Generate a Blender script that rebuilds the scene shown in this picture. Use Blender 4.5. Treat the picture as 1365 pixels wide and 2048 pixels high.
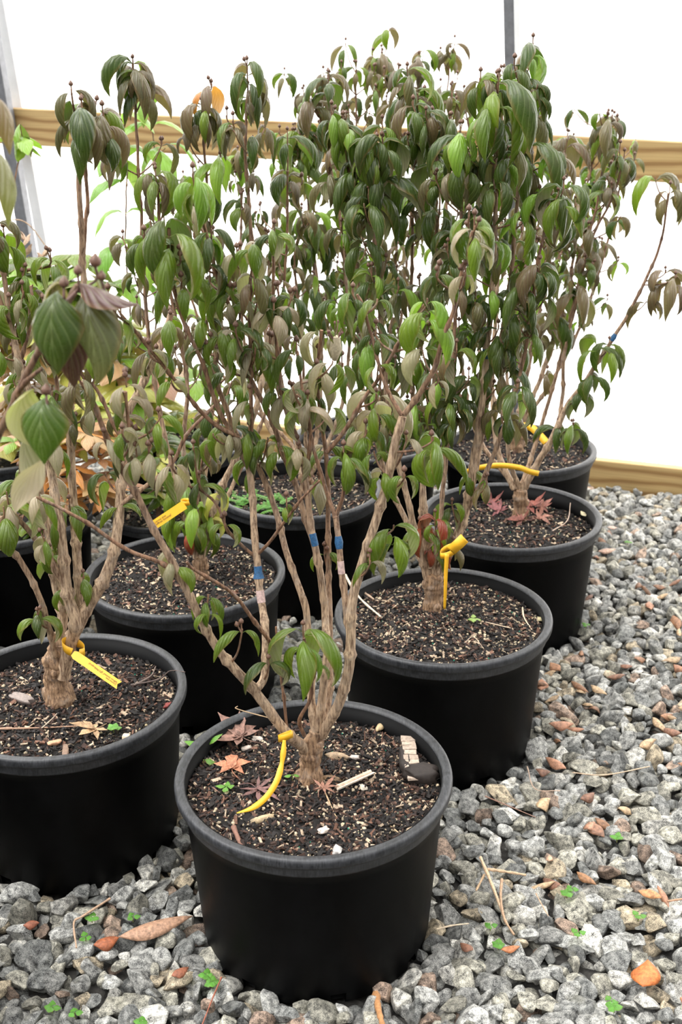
import bpy, math, random
import numpy as np
from mathutils import Vector, Matrix, noise as mnoise

for o in list(bpy.data.objects): bpy.data.objects.remove(o)
S = bpy.context.scene
COL = S.collection
PI = math.pi

# ------------------------------------------------------------------ camera
F, TH, ROLL, CZ = 2311.6, math.radians(22.0), math.radians(-0.56), 1.383
cam_d = bpy.data.cameras.new('camera'); cam = bpy.data.objects.new('camera', cam_d); COL.objects.link(cam)
cam_d.sensor_fit = 'VERTICAL'; cam_d.sensor_height = 36.0; cam_d.lens = F/2048*36.0
cam_d.clip_start = .02; cam_d.clip_end = 200
cam.matrix_world = Matrix.Translation((0, 0, CZ)) @ Matrix.Rotation(PI/2-TH, 4, 'X') @ Matrix.Rotation(ROLL, 4, 'Z')
cam_d.dof.use_dof = True; cam_d.dof.focus_distance = 1.95; cam_d.dof.aperture_fstop = 7.5
S.camera = cam

# ------------------------------------------------------------------ world, sun beyond the sheet, exposure
W = bpy.data.worlds.new('sky'); S.world = W; W.use_nodes = True
nt = W.node_tree; nt.nodes.clear()
wo = nt.nodes.new('ShaderNodeOutputWorld'); bg = nt.nodes.new('ShaderNodeBackground')
tc = nt.nodes.new('ShaderNodeTexCoord'); sx = nt.nodes.new('ShaderNodeSeparateXYZ'); cr = nt.nodes.new('ShaderNodeValToRGB')
nt.links.new(tc.outputs['Generated'], sx.inputs[0]); nt.links.new(sx.outputs['Z'], cr.inputs[0])
cr.color_ramp.elements[0].position = 0.0; cr.color_ramp.elements[0].color = (.16, .165, .175, 1)
cr.color_ramp.elements[1].position = 0.8; cr.color_ramp.elements[1].color = (1.0, .99, .97, 1)
dt = nt.nodes.new('ShaderNodeVectorMath'); dt.operation = 'DOT_PRODUCT'; nt.links.new(tc.outputs['Generated'], dt.inputs[0])
dt.inputs[1].default_value = Vector((-.45, -.10, .88)).normalized()          # brighter part of the overcast sky
mx = nt.nodes.new('ShaderNodeMath'); mx.operation = 'MAXIMUM'; mx.inputs[1].default_value = 0; nt.links.new(dt.outputs['Value'], mx.inputs[0])
pw = nt.nodes.new('ShaderNodeMath'); pw.operation = 'POWER'; pw.inputs[1].default_value = 9; nt.links.new(mx.outputs[0], pw.inputs[0])
ml = nt.nodes.new('ShaderNodeMath'); ml.operation = 'MULTIPLY_ADD'; ml.inputs[1].default_value = 6.5; ml.inputs[2].default_value = 1.45; nt.links.new(pw.outputs[0], ml.inputs[0])
nt.links.new(cr.outputs[0], bg.inputs[0]); nt.links.new(ml.outputs[0], bg.inputs[1])
nt.links.new(bg.outputs[0], wo.inputs[0])
sd = bpy.data.lights.new('sun', 'SUN'); sd.energy = 14.0; sd.angle = math.radians(4); sd.color = (1, .97, .92)
sun = bpy.data.objects.new('sun', sd); COL.objects.link(sun)
sdir = Vector((-0.35, -0.80, -0.62)).normalized()
sun.rotation_euler = sdir.to_track_quat('-Z', 'Y').to_euler(); sun.location = (1, 8, 6)
S.view_settings.view_transform = 'Standard'; S.view_settings.look = 'None'
S.view_settings.gamma = 1; S.view_settings.use_curve_mapping = False
S.view_settings.exposure = 0.62

# ------------------------------------------------------------------ pixel <-> world
def ray(px, py):
    X = px-682.5; Y = 1024-py
    c, s = math.cos(-ROLL), math.sin(-ROLL)
    x = X*c-Y*s; y = X*s+Y*c
    return Vector((x, F*math.cos(TH)+y*math.sin(TH), -F*math.sin(TH)+y*math.cos(TH)))
def at(px, py, Y):
    r = ray(px, py); t = Y/r.y
    return Vector((r.x*t, Y, CZ+r.z*t))
def atz(px, py, z):
    r = ray(px, py); t = (z-CZ)/r.z
    return Vector((r.x*t, r.y*t, z))
def proj(p):
    x, y, z = p[0], p[1], p[2]-CZ
    d = y*math.cos(TH)-z*math.sin(TH); u = y*math.sin(TH)+z*math.cos(TH)
    X = F*x/d; Y = F*u/d; c, s = math.cos(ROLL), math.sin(ROLL)
    return 682.5+X*c-Y*s, 1024-(X*s+Y*c), d

# ------------------------------------------------------------------ materials
def new_mat(name):
    m = bpy.data.materials.new(name); m.use_nodes = True; n = m.node_tree
    for x in list(n.nodes): n.nodes.remove(x)
    out = n.nodes.new('ShaderNodeOutputMaterial'); b = n.nodes.new('ShaderNodeBsdfPrincipled')
    n.links.new(b.outputs[0], out.inputs[0]); return m, n, b, out
def nd(n, t, **k):
    x = n.nodes.new('ShaderNode'+t)
    for a, v in k.items(): setattr(x, a, v)
    return x
def mth(n, op, a, b=None, c=None, clamp=False):
    x = nd(n, 'Math', operation=op, use_clamp=clamp)
    for i, v in enumerate((a, b, c)):
        if v is None: continue
        if isinstance(v, (int, float)): x.inputs[i].default_value = v
        else: n.links.new(v, x.inputs[i])
    return x.outputs[0]
def mix(n, f, a, b, mode='MIX'):
    x = nd(n, 'Mix', data_type='RGBA', blend_type=mode)
    for k, v in ((0, f), (6, a), (7, b)):
        if isinstance(v, (int, float)): x.inputs[k].default_value = v
        elif isinstance(v, tuple): x.inputs[k].default_value = v if len(v) == 4 else (*v, 1)
        else: n.links.new(v, x.inputs[k])
    return x.outputs[2]
def ramp(n, f, *st):
    x = nd(n, 'ValToRGB'); e = x.color_ramp.elements
    while len(e) > 1: e.remove(e[0])
    for i, (p, c) in enumerate(st):
        q = e[0] if i == 0 else e.new(p)
        q.position = p; q.color = (*c, 1) if len(c) == 3 else c
    n.links.new(f, x.inputs[0]); return x.outputs[0]
def noise_tex(n, vec, scale, detail=4, rough=.6):
    x = nd(n, 'TexNoise'); x.inputs['Scale'].default_value = scale; x.inputs['Detail'].default_value = detail; x.inputs['Roughness'].default_value = rough
    if vec is not None: n.links.new(vec, x.inputs['Vector'])
    return x.outputs['Fac']
def mapping(n, vec, scale):
    x = nd(n, 'Mapping'); x.inputs['Scale'].default_value = scale; n.links.new(vec, x.inputs[0]); return x.outputs[0]
def bump(n, h, strength, dist, b):
    x = nd(n, 'Bump'); x.inputs['Strength'].default_value = strength; x.inputs['Distance'].default_value = dist
    n.links.new(h, x.inputs['Height']); n.links.new(x.outputs[0], b.inputs['Normal']); return x

def attr(n): 
    a = nd(n, 'Attribute'); a.attribute_name = 'col'; return a.outputs['Color']
def geo_pos(n): return nd(n, 'NewGeometry').outputs['Position']

# leaf: green or bronze upper face, pale felted underside, arcing veins
def leaf_material(name, vein=1.0, transl=.32, rough=.28):
    m, n, b, out = new_mat(name)
    uv = nd(n, 'UVMap'); sp = nd(n, 'SeparateXYZ'); n.links.new(uv.outputs[0], sp.inputs[0])
    u = mth(n, 'ABSOLUTE', mth(n, 'SUBTRACT', mth(n, 'MULTIPLY', sp.outputs[0], 2.0), 1.0)); v = sp.outputs[1]
    g = mth(n, 'SUBTRACT', v, mth(n, 'MULTIPLY', mth(n, 'POWER', u, .75), .62))
    w = mth(n, 'COSINE', mth(n, 'MULTIPLY', g, 2*PI*5.2))
    vn = mth(n, 'POWER', mth(n, 'MAXIMUM', w, 0.0), 10.0)
    mid = mth(n, 'SUBTRACT', 1.0, mth(n, 'MULTIPLY', u, 16.0), clamp=True)
    vm = mth(n, 'MAXIMUM', vn, mid)
    pos = geo_pos(n)
    nz = noise_tex(n, pos, 260, 3)
    nb = noise_tex(n, pos, 45, 2)
    base = attr(n)
    top = mix(n, mth(n, 'MULTIPLY', mth(n, 'SUBTRACT', nb, .35, clamp=True), 1.2), base, mix(n, .5, base, (.10, .055, .04)))
    top = mix(n, mth(n, 'MULTIPLY', vm, .30*vein), top, (.30, .36, .14))
    edge = mth(n, 'MULTIPLY', mth(n, 'SUBTRACT', u, .80, clamp=True), 4.0, clamp=True)
    top = mix(n, mth(n, 'MULTIPLY', edge, .65), top, (.26, .15, .06))
    und = mix(n, .76, base, mix(n, nb, (.50, .46, .28), (.50, .38, .28)))
    und = mix(n, mth(n, 'MULTIPLY', vm, .5*vein), und, (.50, .43, .34))
    bf = nd(n, 'NewGeometry').outputs['Backfacing']
    colr = mix(n, bf, top, und)
    n.links.new(colr, b.inputs['Base Color'])
    n.links.new(mth(n, 'ADD', mth(n, 'MULTIPLY', bf, .35), mth(n, 'ADD', rough-.06, mth(n, 'MULTIPLY', nz, .14))), b.inputs['Roughness'])
    b.inputs['Specular IOR Level'].default_value = .46
    quilt = mth(n, 'ADD', mth(n, 'MULTIPLY', mth(n, 'ADD', mth(n, 'MULTIPLY', w, -1.0), 1.0), .5), mth(n, 'MULTIPLY', mid, -1.2))
    hgt = mth(n, 'ADD', quilt, mth(n, 'MULTIPLY', nz, .35))
    bump(n, hgt, .55*vein, .0012, b)
    tr = nd(n, 'BsdfTranslucent'); n.links.new(mix(n, .45, base, mix(n, 1.0, base, (1.6, 2.2, .7), 'MULTIPLY')), tr.inputs[0])
    ms = nd(n, 'MixShader'); ms.inputs[0].default_value = transl
    n.links.new(b.outputs[0], ms.inputs[1]); n.links.new(tr.outputs[0], ms.inputs[2]); n.links.new(ms.outputs[0], out.inputs[0])
    return m
M_LEAF = leaf_material('cornel_leaf')

m, n, b, _ = new_mat('bark'); M_BARK = m
pos = geo_pos(n); nz = noise_tex(n, mapping(n, pos, (260, 260, 38)), 1, 5, .65)
nz2 = noise_tex(n, pos, 55, 3)
base = attr(n)
c1 = mix(n, 1.0, base, ramp(n, nz, (.38, (.42, .33, .28)), (.48, (.88, .84, .80)), (.60, (1.5, 1.47, 1.4))), 'MULTIPLY')
c1 = mix(n, mth(n, 'MULTIPLY', mth(n, 'SUBTRACT', nz2, .52, clamp=True), 2.4, clamp=True), c1, mix(n, .5, base, (.42, .38, .33)))
n.links.new(c1, b.inputs['Base Color']); b.inputs['Roughness'].default_value = .68
bump(n, nz, .55, .0014, b)

def simple(name, col, rough=.6, nscale=80, amt=.35, bumps=.3, dist=.001, use_attr=False, stretch=None, spec=.5):
    m, n, b, _ = new_mat(name); pos = geo_pos(n)
    if stretch: pos = mapping(n, pos, stretch)
    nz = noise_tex(n, pos, nscale, 5)
    base = attr(n) if use_attr else None
    if base is None:
        rgb = nd(n, 'RGB'); rgb.outputs[0].default_value = (*col, 1); base = rgb.outputs[0]
    k = ramp(n, nz, (.3, (1-amt,)*3), (.7, (1+amt,)*3))
    n.links.new(mix(n, 1.0, base, k, 'MULTIPLY'), b.inputs['Base Color']); b.inputs['Roughness'].default_value = rough
    b.inputs['Specular IOR Level'].default_value = spec
    bump(n, nz, bumps, dist, b); return m
M_BUD = simple('bud_scale', (.13, .065, .04), .5, 400, .4)
M_CHIP = simple('mulch_chips', (1, 1, 1), .78, 350, .45, .5, .001, True)
M_SOIL = simple('dark_compost', (.006, .004, .003), .9, 260, .7, 1.0, .004)
M_ATTR = simple('loose_piece', (1, 1, 1), .7, 220, .3, .3, .001, True)
M_DRYLEAF = simple('dry_leaf', (1, 1, 1), .58, 160, .5, .8, .002, True)
M_YEL = simple('yellow_tag_vinyl', (.80, .43, .02), .42, 60, .08, .05)
M_INK = simple('label_ink', (.03, .025, .02), .6)
M_BLUE = simple('blue_marker_paint', (.018, .09, .21), .6, 500, .5, .4)
M_PINK = simple('pink_marker_paint', (.52, .37, .34), .7, 300, .3, .3)
M_GREEN = simple('seedling_green', (.17, .40, .07), .45, 90, .25)

m, n, b, _ = new_mat('black_pot_plastic'); M_POT = m
pos = geo_pos(n); nz = noise_tex(n, mapping(n, pos, (9, 9, 5)), 1, 6, .7); ns = noise_tex(n, mapping(n, pos, (30, 30, 260)), 1, 3)
n.links.new(ramp(n, nz, (.45, (.0008, .0008, .0009)), (.75, (.003, .003, .0034))), b.inputs['Base Color'])
n.links.new(mth(n, 'ADD', .34, mth(n, 'MULTIPLY', nz, .25)), b.inputs['Roughness']); b.inputs['Specular IOR Level'].default_value = .09
bump(n, mth(n, 'ADD', mth(n, 'MULTIPLY', nz, .5), mth(n, 'MULTIPLY', ns, .25)), .12, .002, b)
m, n, b, _ = new_mat('scuffed_lit_rim_plastic'); M_RIM = m
pos = geo_pos(n); nz = noise_tex(n, mapping(n, pos, (60, 60, 60)), 1, 6, .7); n2 = noise_tex(n, mapping(n, pos, (500, 90, 90)), 1, 4)
n.links.new(ramp(n, mth(n, 'MULTIPLY', mth(n, 'ADD', nz, n2), .5), (.42, (.012, .013, .015)), (.62, (.050, .052, .058))), b.inputs['Base Color'])  # rim greyer than the body: scuffs, and top-light sheen put into the colour
n.links.new(mth(n, 'ADD', .34, mth(n, 'MULTIPLY', nz, .3)), b.inputs['Roughness'])
bump(n, n2, .15, .001, b)

m, n, b, _ = new_mat('granite_gravel'); M_STONE = m
pos = geo_pos(n)
s1 = noise_tex(n, pos, 620, 4, .75); s2 = noise_tex(n, pos, 95, 4, .6); s3 = noise_tex(n, pos, 24, 2)
vor = nd(n, 'TexVoronoi'); vor.inputs['Scale'].default_value = 330; n.links.new(pos, vor.inputs['Vector'])
sp = ramp(n, mth(n, 'ADD', mth(n, 'MULTIPLY', s1, .55), mth(n, 'MULTIPLY', s2, .45)), (.39, (.03, .03, .032)), (.45, (.30, .30, .295)), (.52, (.62, .62, .60)), (.60, (1.15, 1.13, 1.08)))
cc = mix(n, 1.0, attr(n), sp, 'MULTIPLY')
cc = mix(n, mth(n, 'MULTIPLY', mth(n, 'SUBTRACT', s3, .60, clamp=True), 2.5, clamp=True), cc, (.16, .15, .10))
n.links.new(cc, b.inputs['Base Color']); b.inputs['Roughness'].default_value = .74; b.inputs['Specular IOR Level'].default_value = .35
bump(n, mth(n, 'ADD', s2, mth(n, 'MULTIPLY', s1, .4)), .75, .003, b)
m, n, b, _ = new_mat('wet_grit_ground'); M_GROUND = m
pos = geo_pos(n); v1 = nd(n, 'TexVoronoi'); v1.inputs['Scale'].default_value = 55; n.links.new(pos, v1.inputs['Vector'])
n.links.new(ramp(n, noise_tex(n, pos, 60, 5), (.35, (.008, .007, .006)), (.75, (.07, .065, .058))), b.inputs['Base Color'])
b.inputs['Roughness'].default_value = .9; bump(n, v1.outputs['Distance'], 1.0, .01, b)

m, n, b, _ = new_mat('treated_lumber'); M_WOOD = m
oc = nd(n, 'TexCoord').outputs['Object']
nz = noise_tex(n, mapping(n, oc, (.7, 6, 9)), 1, 2)
wv = nd(n, 'TexWave', wave_type='BANDS', bands_direction='Z'); wv.inputs['Scale'].default_value = 9; wv.inputs['Distortion'].default_value = 9; wv.inputs['Detail'].default_value = 2; wv.inputs['Detail Scale'].default_value = .6
n.links.new(mapping(n, oc, (.35, 1.0, 1.0)), wv.inputs['Vector'])
fine = noise_tex(n, mapping(n, oc, (4, 150, 300)), 1, 3)
cw = ramp(n, wv.outputs['Fac'], (.05, (.27, .155, .055)), (.3, (.38, .245, .10)), (.8, (.46, .32, .14)))
cw = mix(n, 1.0, cw, ramp(n, fine, (.3, (.85, .84, .82)), (.7, (1.12, 1.12, 1.1))), 'MULTIPLY')
n.links.new(cw, b.inputs['Base Color']); b.inputs['Roughness'].default_value = .65; bump(n, fine, .2, .001, b)
M_STEEL = simple('galvanised_steel', (.17, .175, .19), .4, 40, .2, .05); M_STEEL.node_tree.nodes['Principled BSDF'].inputs['Metallic'].default_value = .35
M_WHITE = simple('white_channel', (.78, .79, .80), .5, 20, .05, .03)

m, n, b, out = new_mat('poly_film'); M_FILM = m
n.nodes.remove(b)
df = nd(n, 'BsdfDiffuse'); tr = nd(n, 'BsdfTranslucent'); tp = nd(n, 'BsdfTransparent')
df.inputs[0].default_value = (.92, .92, .92, 1); tr.inputs[0].default_value = (.95, .95, .95, 1)
m1 = nd(n, 'MixShader'); m1.inputs[0].default_value = .62; n.links.new(df.outputs[0], m1.inputs[1]); n.links.new(tr.outputs[0], m1.inputs[2])
n.links.new(m1.outputs[0], out.inputs[0])

# ------------------------------------------------------------------ mesh builder
class MB:
    def __init__(s): s.V = []; s.F = []; s.C = []; s.U = []; s.M = []; s.n = 0
    def add(s, v, f, col=(1, 1, 1), uv=None, m=0):
        v = np.asarray(v, float).reshape(-1, 3); k = len(v)
        s.V.append(v)
        f = np.asarray(f, int) + s.n; s.F.append(f); s.M.append(np.full(len(f), m))
        c = np.asarray(col, float)
        s.C.append(np.tile(c, (k, 1)) if c.ndim == 1 else c)
        s.U.append(np.zeros((k, 2)) if uv is None else np.asarray(uv, float))
        s.n += k
    def build(s, name, mats, parent=None, smooth=True, loc=None):
        V = np.concatenate(s.V); C = np.concatenate(s.C); U = np.concatenate(s.U)
        idx = np.concatenate([f.ravel() for f in s.F]); sz = np.concatenate([np.full(len(f), f.shape[1]) for f in s.F])
        mi = np.concatenate(s.M)
        if loc is not None: V = V - np.asarray(loc)
        me = bpy.data.meshes.new(name); me.vertices.add(len(V)); me.vertices.foreach_set('co', V.ravel().astype(np.float32))
        me.loops.add(len(idx)); me.loops.foreach_set('vertex_index', idx.astype(np.int32))
        me.polygons.add(len(sz)); st = np.concatenate([[0], np.cumsum(sz)[:-1]])
        me.polygons.foreach_set('loop_start', st.astype(np.int32)); me.polygons.foreach_set('loop_total', sz.astype(np.int32))
        me.polygons.foreach_set('material_index', mi.astype(np.int32))
        me.polygons.foreach_set('use_smooth', np.full(len(sz), smooth))
        a = me.color_attributes.new('col', 'FLOAT_COLOR', 'POINT')
        a.data.foreach_set('color', np.concatenate([C, np.ones((len(C), 1))], 1).ravel().astype(np.float32))
        uvl = me.uv_layers.new(name='UVMap'); uvl.data.foreach_set('uv', U[idx].ravel().astype(np.float32))
        me.update(calc_edges=True); me.validate()
        for mm in (mats if isinstance(mats, (list, tuple)) else [mats]): me.materials.append(mm)
        o = bpy.data.objects.new(name, me); COL.objects.link(o)
        if loc is not None: o.location = loc
        if parent is not None:
            o.parent = parent
            if loc is not None: o.location = Vector(loc)-parent.location
            else: o.location = -parent.location
        return o
def tag(o, label=None, cat=None, group=None, kind=None):
    if label: o['label'] = label
    if cat: o['category'] = cat
    if group: o['group'] = group
    if kind: o['kind'] = kind
    return o
def empty(name, loc, label, cat, group=None):
    o = bpy.data.objects.new(name, None); o.location = loc; o.empty_display_size = .05; COL.objects.link(o)
    return tag(o, label, cat, group)

def smooth_path(P, sub=6):
    P = [np.array(p, float) for p in P]
    if len(P) < 3: 
        return np.array([P[0]+(P[1]-P[0])*t for t in np.linspace(0, 1, sub+1)])
    Q = [2*P[0]-P[1]]+P+[2*P[-1]-P[-2]]; out = []
    for i in range(1, len(Q)-2):
        for k in range(sub):
            t = k/sub; a, b_, c, d = Q[i-1:i+3]
            out.append(.5*((2*b_)+(-a+c)*t+(2*a-5*b_+4*c-d)*t*t+(-a+3*b_-3*c+d)*t**3))
    out.append(P[-1]); return np.array(out)
def tube(mb, P, R, seg=8, col=(1, 1, 1), m=0, cap=True):
    P = np.asarray(P, float); k = len(P); R = np.broadcast_to(np.asarray(R, float), (k,))
    T = np.gradient(P, axis=0); T /= np.linalg.norm(T, axis=1)[:, None]+1e-12
    up = np.array([0.13, .97, .2]); 
    if abs(T[0]@up) > .9: up = np.array([1., 0, 0])
    N = np.zeros_like(P); nn = up
    for i in range(k):
        nn = nn-T[i]*(nn@T[i]); nn = nn/(np.linalg.norm(nn)+1e-12); N[i] = nn
    B = np.cross(T, N); a = np.arange(seg)*2*PI/seg
    V = P[:, None, :]+R[:, None, None]*(N[:, None, :]*np.cos(a)[None, :, None]+B[:, None, :]*np.sin(a)[None, :, None])
    V = V.reshape(-1, 3)
    i = np.arange(k-1)[:, None]*seg; j = np.arange(seg)[None, :]; j2 = (j+1) % seg
    f = np.stack([i+j, i+j2, i+seg+j2, i+seg+j], -1).reshape(-1, 4)
    C = np.asarray(col, float)
    if C.ndim == 2: C = np.repeat(C, seg, 0)
    base = mb.n
    mb.add(V, f, C, m=m)
    if cap:
        for e, q in ((k-1, 1), (0, -1)):
            tip = P[e]+T[e]*q*R[e]*.5
            ring = np.arange(seg)+e*seg
            vv = np.concatenate([V[ring], tip[None]]); ff = [[(t if q > 0 else (t+1) % seg), ((t+1) % seg if q > 0 else t), seg] for t in range(seg)]
            mb.add(vv, ff, (C[0] if C.ndim == 2 else C) if e == 0 else (C[-1] if C.ndim == 2 else C), m=m)

def leaf(mb, p, az, elev, L, Wd, bend, fold, col, rng, nL=8, nW=4, tipcurl=.3, roll=0., m=0, k=4.0, pet=.10, petal=False):
    s = np.linspace(0, 1, nL+1); fine = np.linspace(0, 1, 33)
    ph = elev-bend*(1-np.exp(-k*fine))/(1-math.exp(-k))-tipcurl*fine**3
    dx = np.cos(ph); dz = np.sin(ph)
    cx = np.concatenate([[0], np.cumsum((dx[1:]+dx[:-1])/2)])/32*L; cz = np.concatenate([[0], np.cumsum((dz[1:]+dz[:-1])/2)])/32*L
    X = np.interp(s, fine, cx); Z = np.interp(s, fine, cz); PH = np.interp(s, fine, ph)
    A = np.array([math.cos(az), math.sin(az), 0]); Bh = np.array([-math.sin(az), math.cos(az), 0])
    Cn = np.asarray(p)[None]+A[None]*X[:, None]+np.array([0, 0, 1])[None]*Z[:, None]
    T = A[None]*np.cos(PH)[:, None]+np.array([0, 0, 1.])[None]*np.sin(PH)[:, None]
    N = np.cross(T, Bh)  # upper normal
    tw = roll*s
    Bt = Bh[None]*np.cos(tw)[:, None]+N*np.sin(tw)[:, None]; Nt = np.cross(T, Bt)
    t = np.clip((s-pet)/(1-pet), 0, 1)
    e1 = .74; e2 = 1.12
    w = t**e1*(1-t)**e2/((e1/(e1+e2))**e1*(e2/(e1+e2))**e2)*Wd/2+.0007
    u = np.linspace(-1, 1, nW+1); wav = rng.uniform(-.1, .1)
    fa = fold+.25*np.sin(s*7+rng.uniform(0, 6))*.3
    au = np.abs(u)[None, :]
    V = Cn[:, None, :]+Bt[:, None, :]*(w[:, None]*np.sign(u)[None, :]*np.sin(au*fa[:, None]*1.0)/(fa[:, None]+1e-6))[:, :, None] \
        - Nt[:, None, :]*(w[:, None]*(1-np.cos(au*fa[:, None]))/(fa[:, None]+1e-6)*1.6+0*au)[:, :, None] \
        + Nt[:, None, :]*(w[:, None]*au*wav*np.sin(s*11)[:, None])[:, :, None]
    i = np.arange(nL)[:, None]*(nW+1); j = np.arange(nW)[None, :]
    f = np.stack([i+j, i+nW+1+j, i+nW+2+j, i+j+1], -1).reshape(-1, 4)
    UV = np.stack(np.broadcast_arrays((u[None]*.5+.5), s[:, None]), -1).reshape(-1, 2)
    c = np.asarray(col, float)
    tipc = c*.6+(np.array([.20, .13, .04])*.4 if c[1] > c[0] else c*.3)
    kk = np.clip((s-.7)/.3, 0, 1)*rng.uniform(0, .8)
    CC = (c[None]*(1-kk[:, None])+tipc[None]*kk[:, None])
    mb.add(V.reshape(-1, 3), f, np.repeat(CC, nW+1, 0), UV, m)

TINT = {'g': ((.075, .135, .007), (.135, .205, .012)), 'd': ((.030, .062, .008), (.058, .098, .011)), 'b': ((.10, .095, .035), (.15, .10, .055)),
        'y': ((.14, .30, .04), (.22, .38, .05)), 'o': ((.42, .15, .04), (.60, .26, .06)), 'l': ((.14, .26, .025), (.22, .36, .04)), 'p': ((.12, .10, .06), (.16, .11, .08)),
        'r': ((.20, .03, .02), (.30, .06, .03)), 'u': ((.30, .27, .17), (.38, .30, .22)), 'k': ((.42, .20, .13), (.50, .33, .16)), 'Y': ((.40, .42, .08), (.50, .45, .10))}
def tint(rng, key):
    a, b_ = TINT[rng.choice(key)]; t = rng.random(); v = rng.uniform(.85, 1.15)
    return [(a[i]+(b_[i]-a[i])*t)*v for i in range(3)]
BUDV = None
def bud(mb, p, r, dirv=(0, 0, 1), m=2):
    pr = [(0, .25), (.25, .75), (.7, 1.0), (1.3, .92), (1.8, .5), (2.25, .12)]
    d = np.array(dirv, float); d /= np.linalg.norm(d)
    tube(mb, [np.array(p)+d*r*a for a, _ in pr], [r*q for _, q in pr], 7, (.13, .065, .04), m)
BUD_SRC = {}
def bud_object(p, r, d, parent, src_list=[]):
    if not src_list:
        mb = MB(); bud(mb, (0, 0, 0), 1.0, m=0); o = mb.build('flower_bud', [M_BUD]); src_list.append(o.data); 
    else: o = bpy.data.objects.new('flower_bud', src_list[0]); COL.objects.link(o)
    o.parent = parent; o.location = Vector(p)-root_loc(parent); o.scale = (r, r, r)
    o.rotation_euler = Vector(d).to_track_quat('Z', 'Y').to_euler(); return o
def root_loc(o):
    l = Vector((0, 0, 0))
    while o is not None: l += o.location; o = o.parent
    return l

def cluster_geo(mb, p, L, n, key, rng, hi=False, az0=None, axis=(0, 0, 1)):
    """opposite pairs of drooping leaves at a shoot tip"""
    az = (rng.uniform(0, PI) if n > 2 or rng.random() < .4 else rng.uniform(-.4, .4)) if az0 is None else az0
    p = np.array(p, float); ax = np.array(axis, float)
    k = 0; lvl = 0
    while k < n:
        for side in (0, PI):
            if k >= n: break
            if n > 2 and rng.random() < .06: k += 1; continue
            l = L*rng.uniform(.74, 1.08)*(1-.12*lvl)
            hang = rng.uniform(.32, .44)
            el = rng.uniform(.45, 1.25)
            leaf(mb, p-ax*lvl*L*.16, az+side+rng.uniform(-.25, .25), el, l*1.42, l*hang*1.16, el+1.57+rng.uniform(.15, 1.1),
                 rng.uniform(.85, 1.7), tint(rng, key), rng, 12 if hi else 8, 6 if hi else 4, rng.uniform(-.3, .6), rng.uniform(-1.0, 1.0), k=rng.uniform(.8, 2.3))
            k += 1
        az += PI/2+rng.uniform(-.2, .2); lvl += 1

BARK_OLD = np.array((.37, .27, .185)); BARK_YNG = np.array((.19, .105, .062)); BARK_TRUNK = np.array((.23, .145, .085))
def bark_col(r, dark=0.):
    t = np.clip((np.asarray(r)-.0032)/.0030, 0, 1)[..., None]
    return (BARK_YNG*(1-t)+BARK_OLD*t)*(1-dark)

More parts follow.
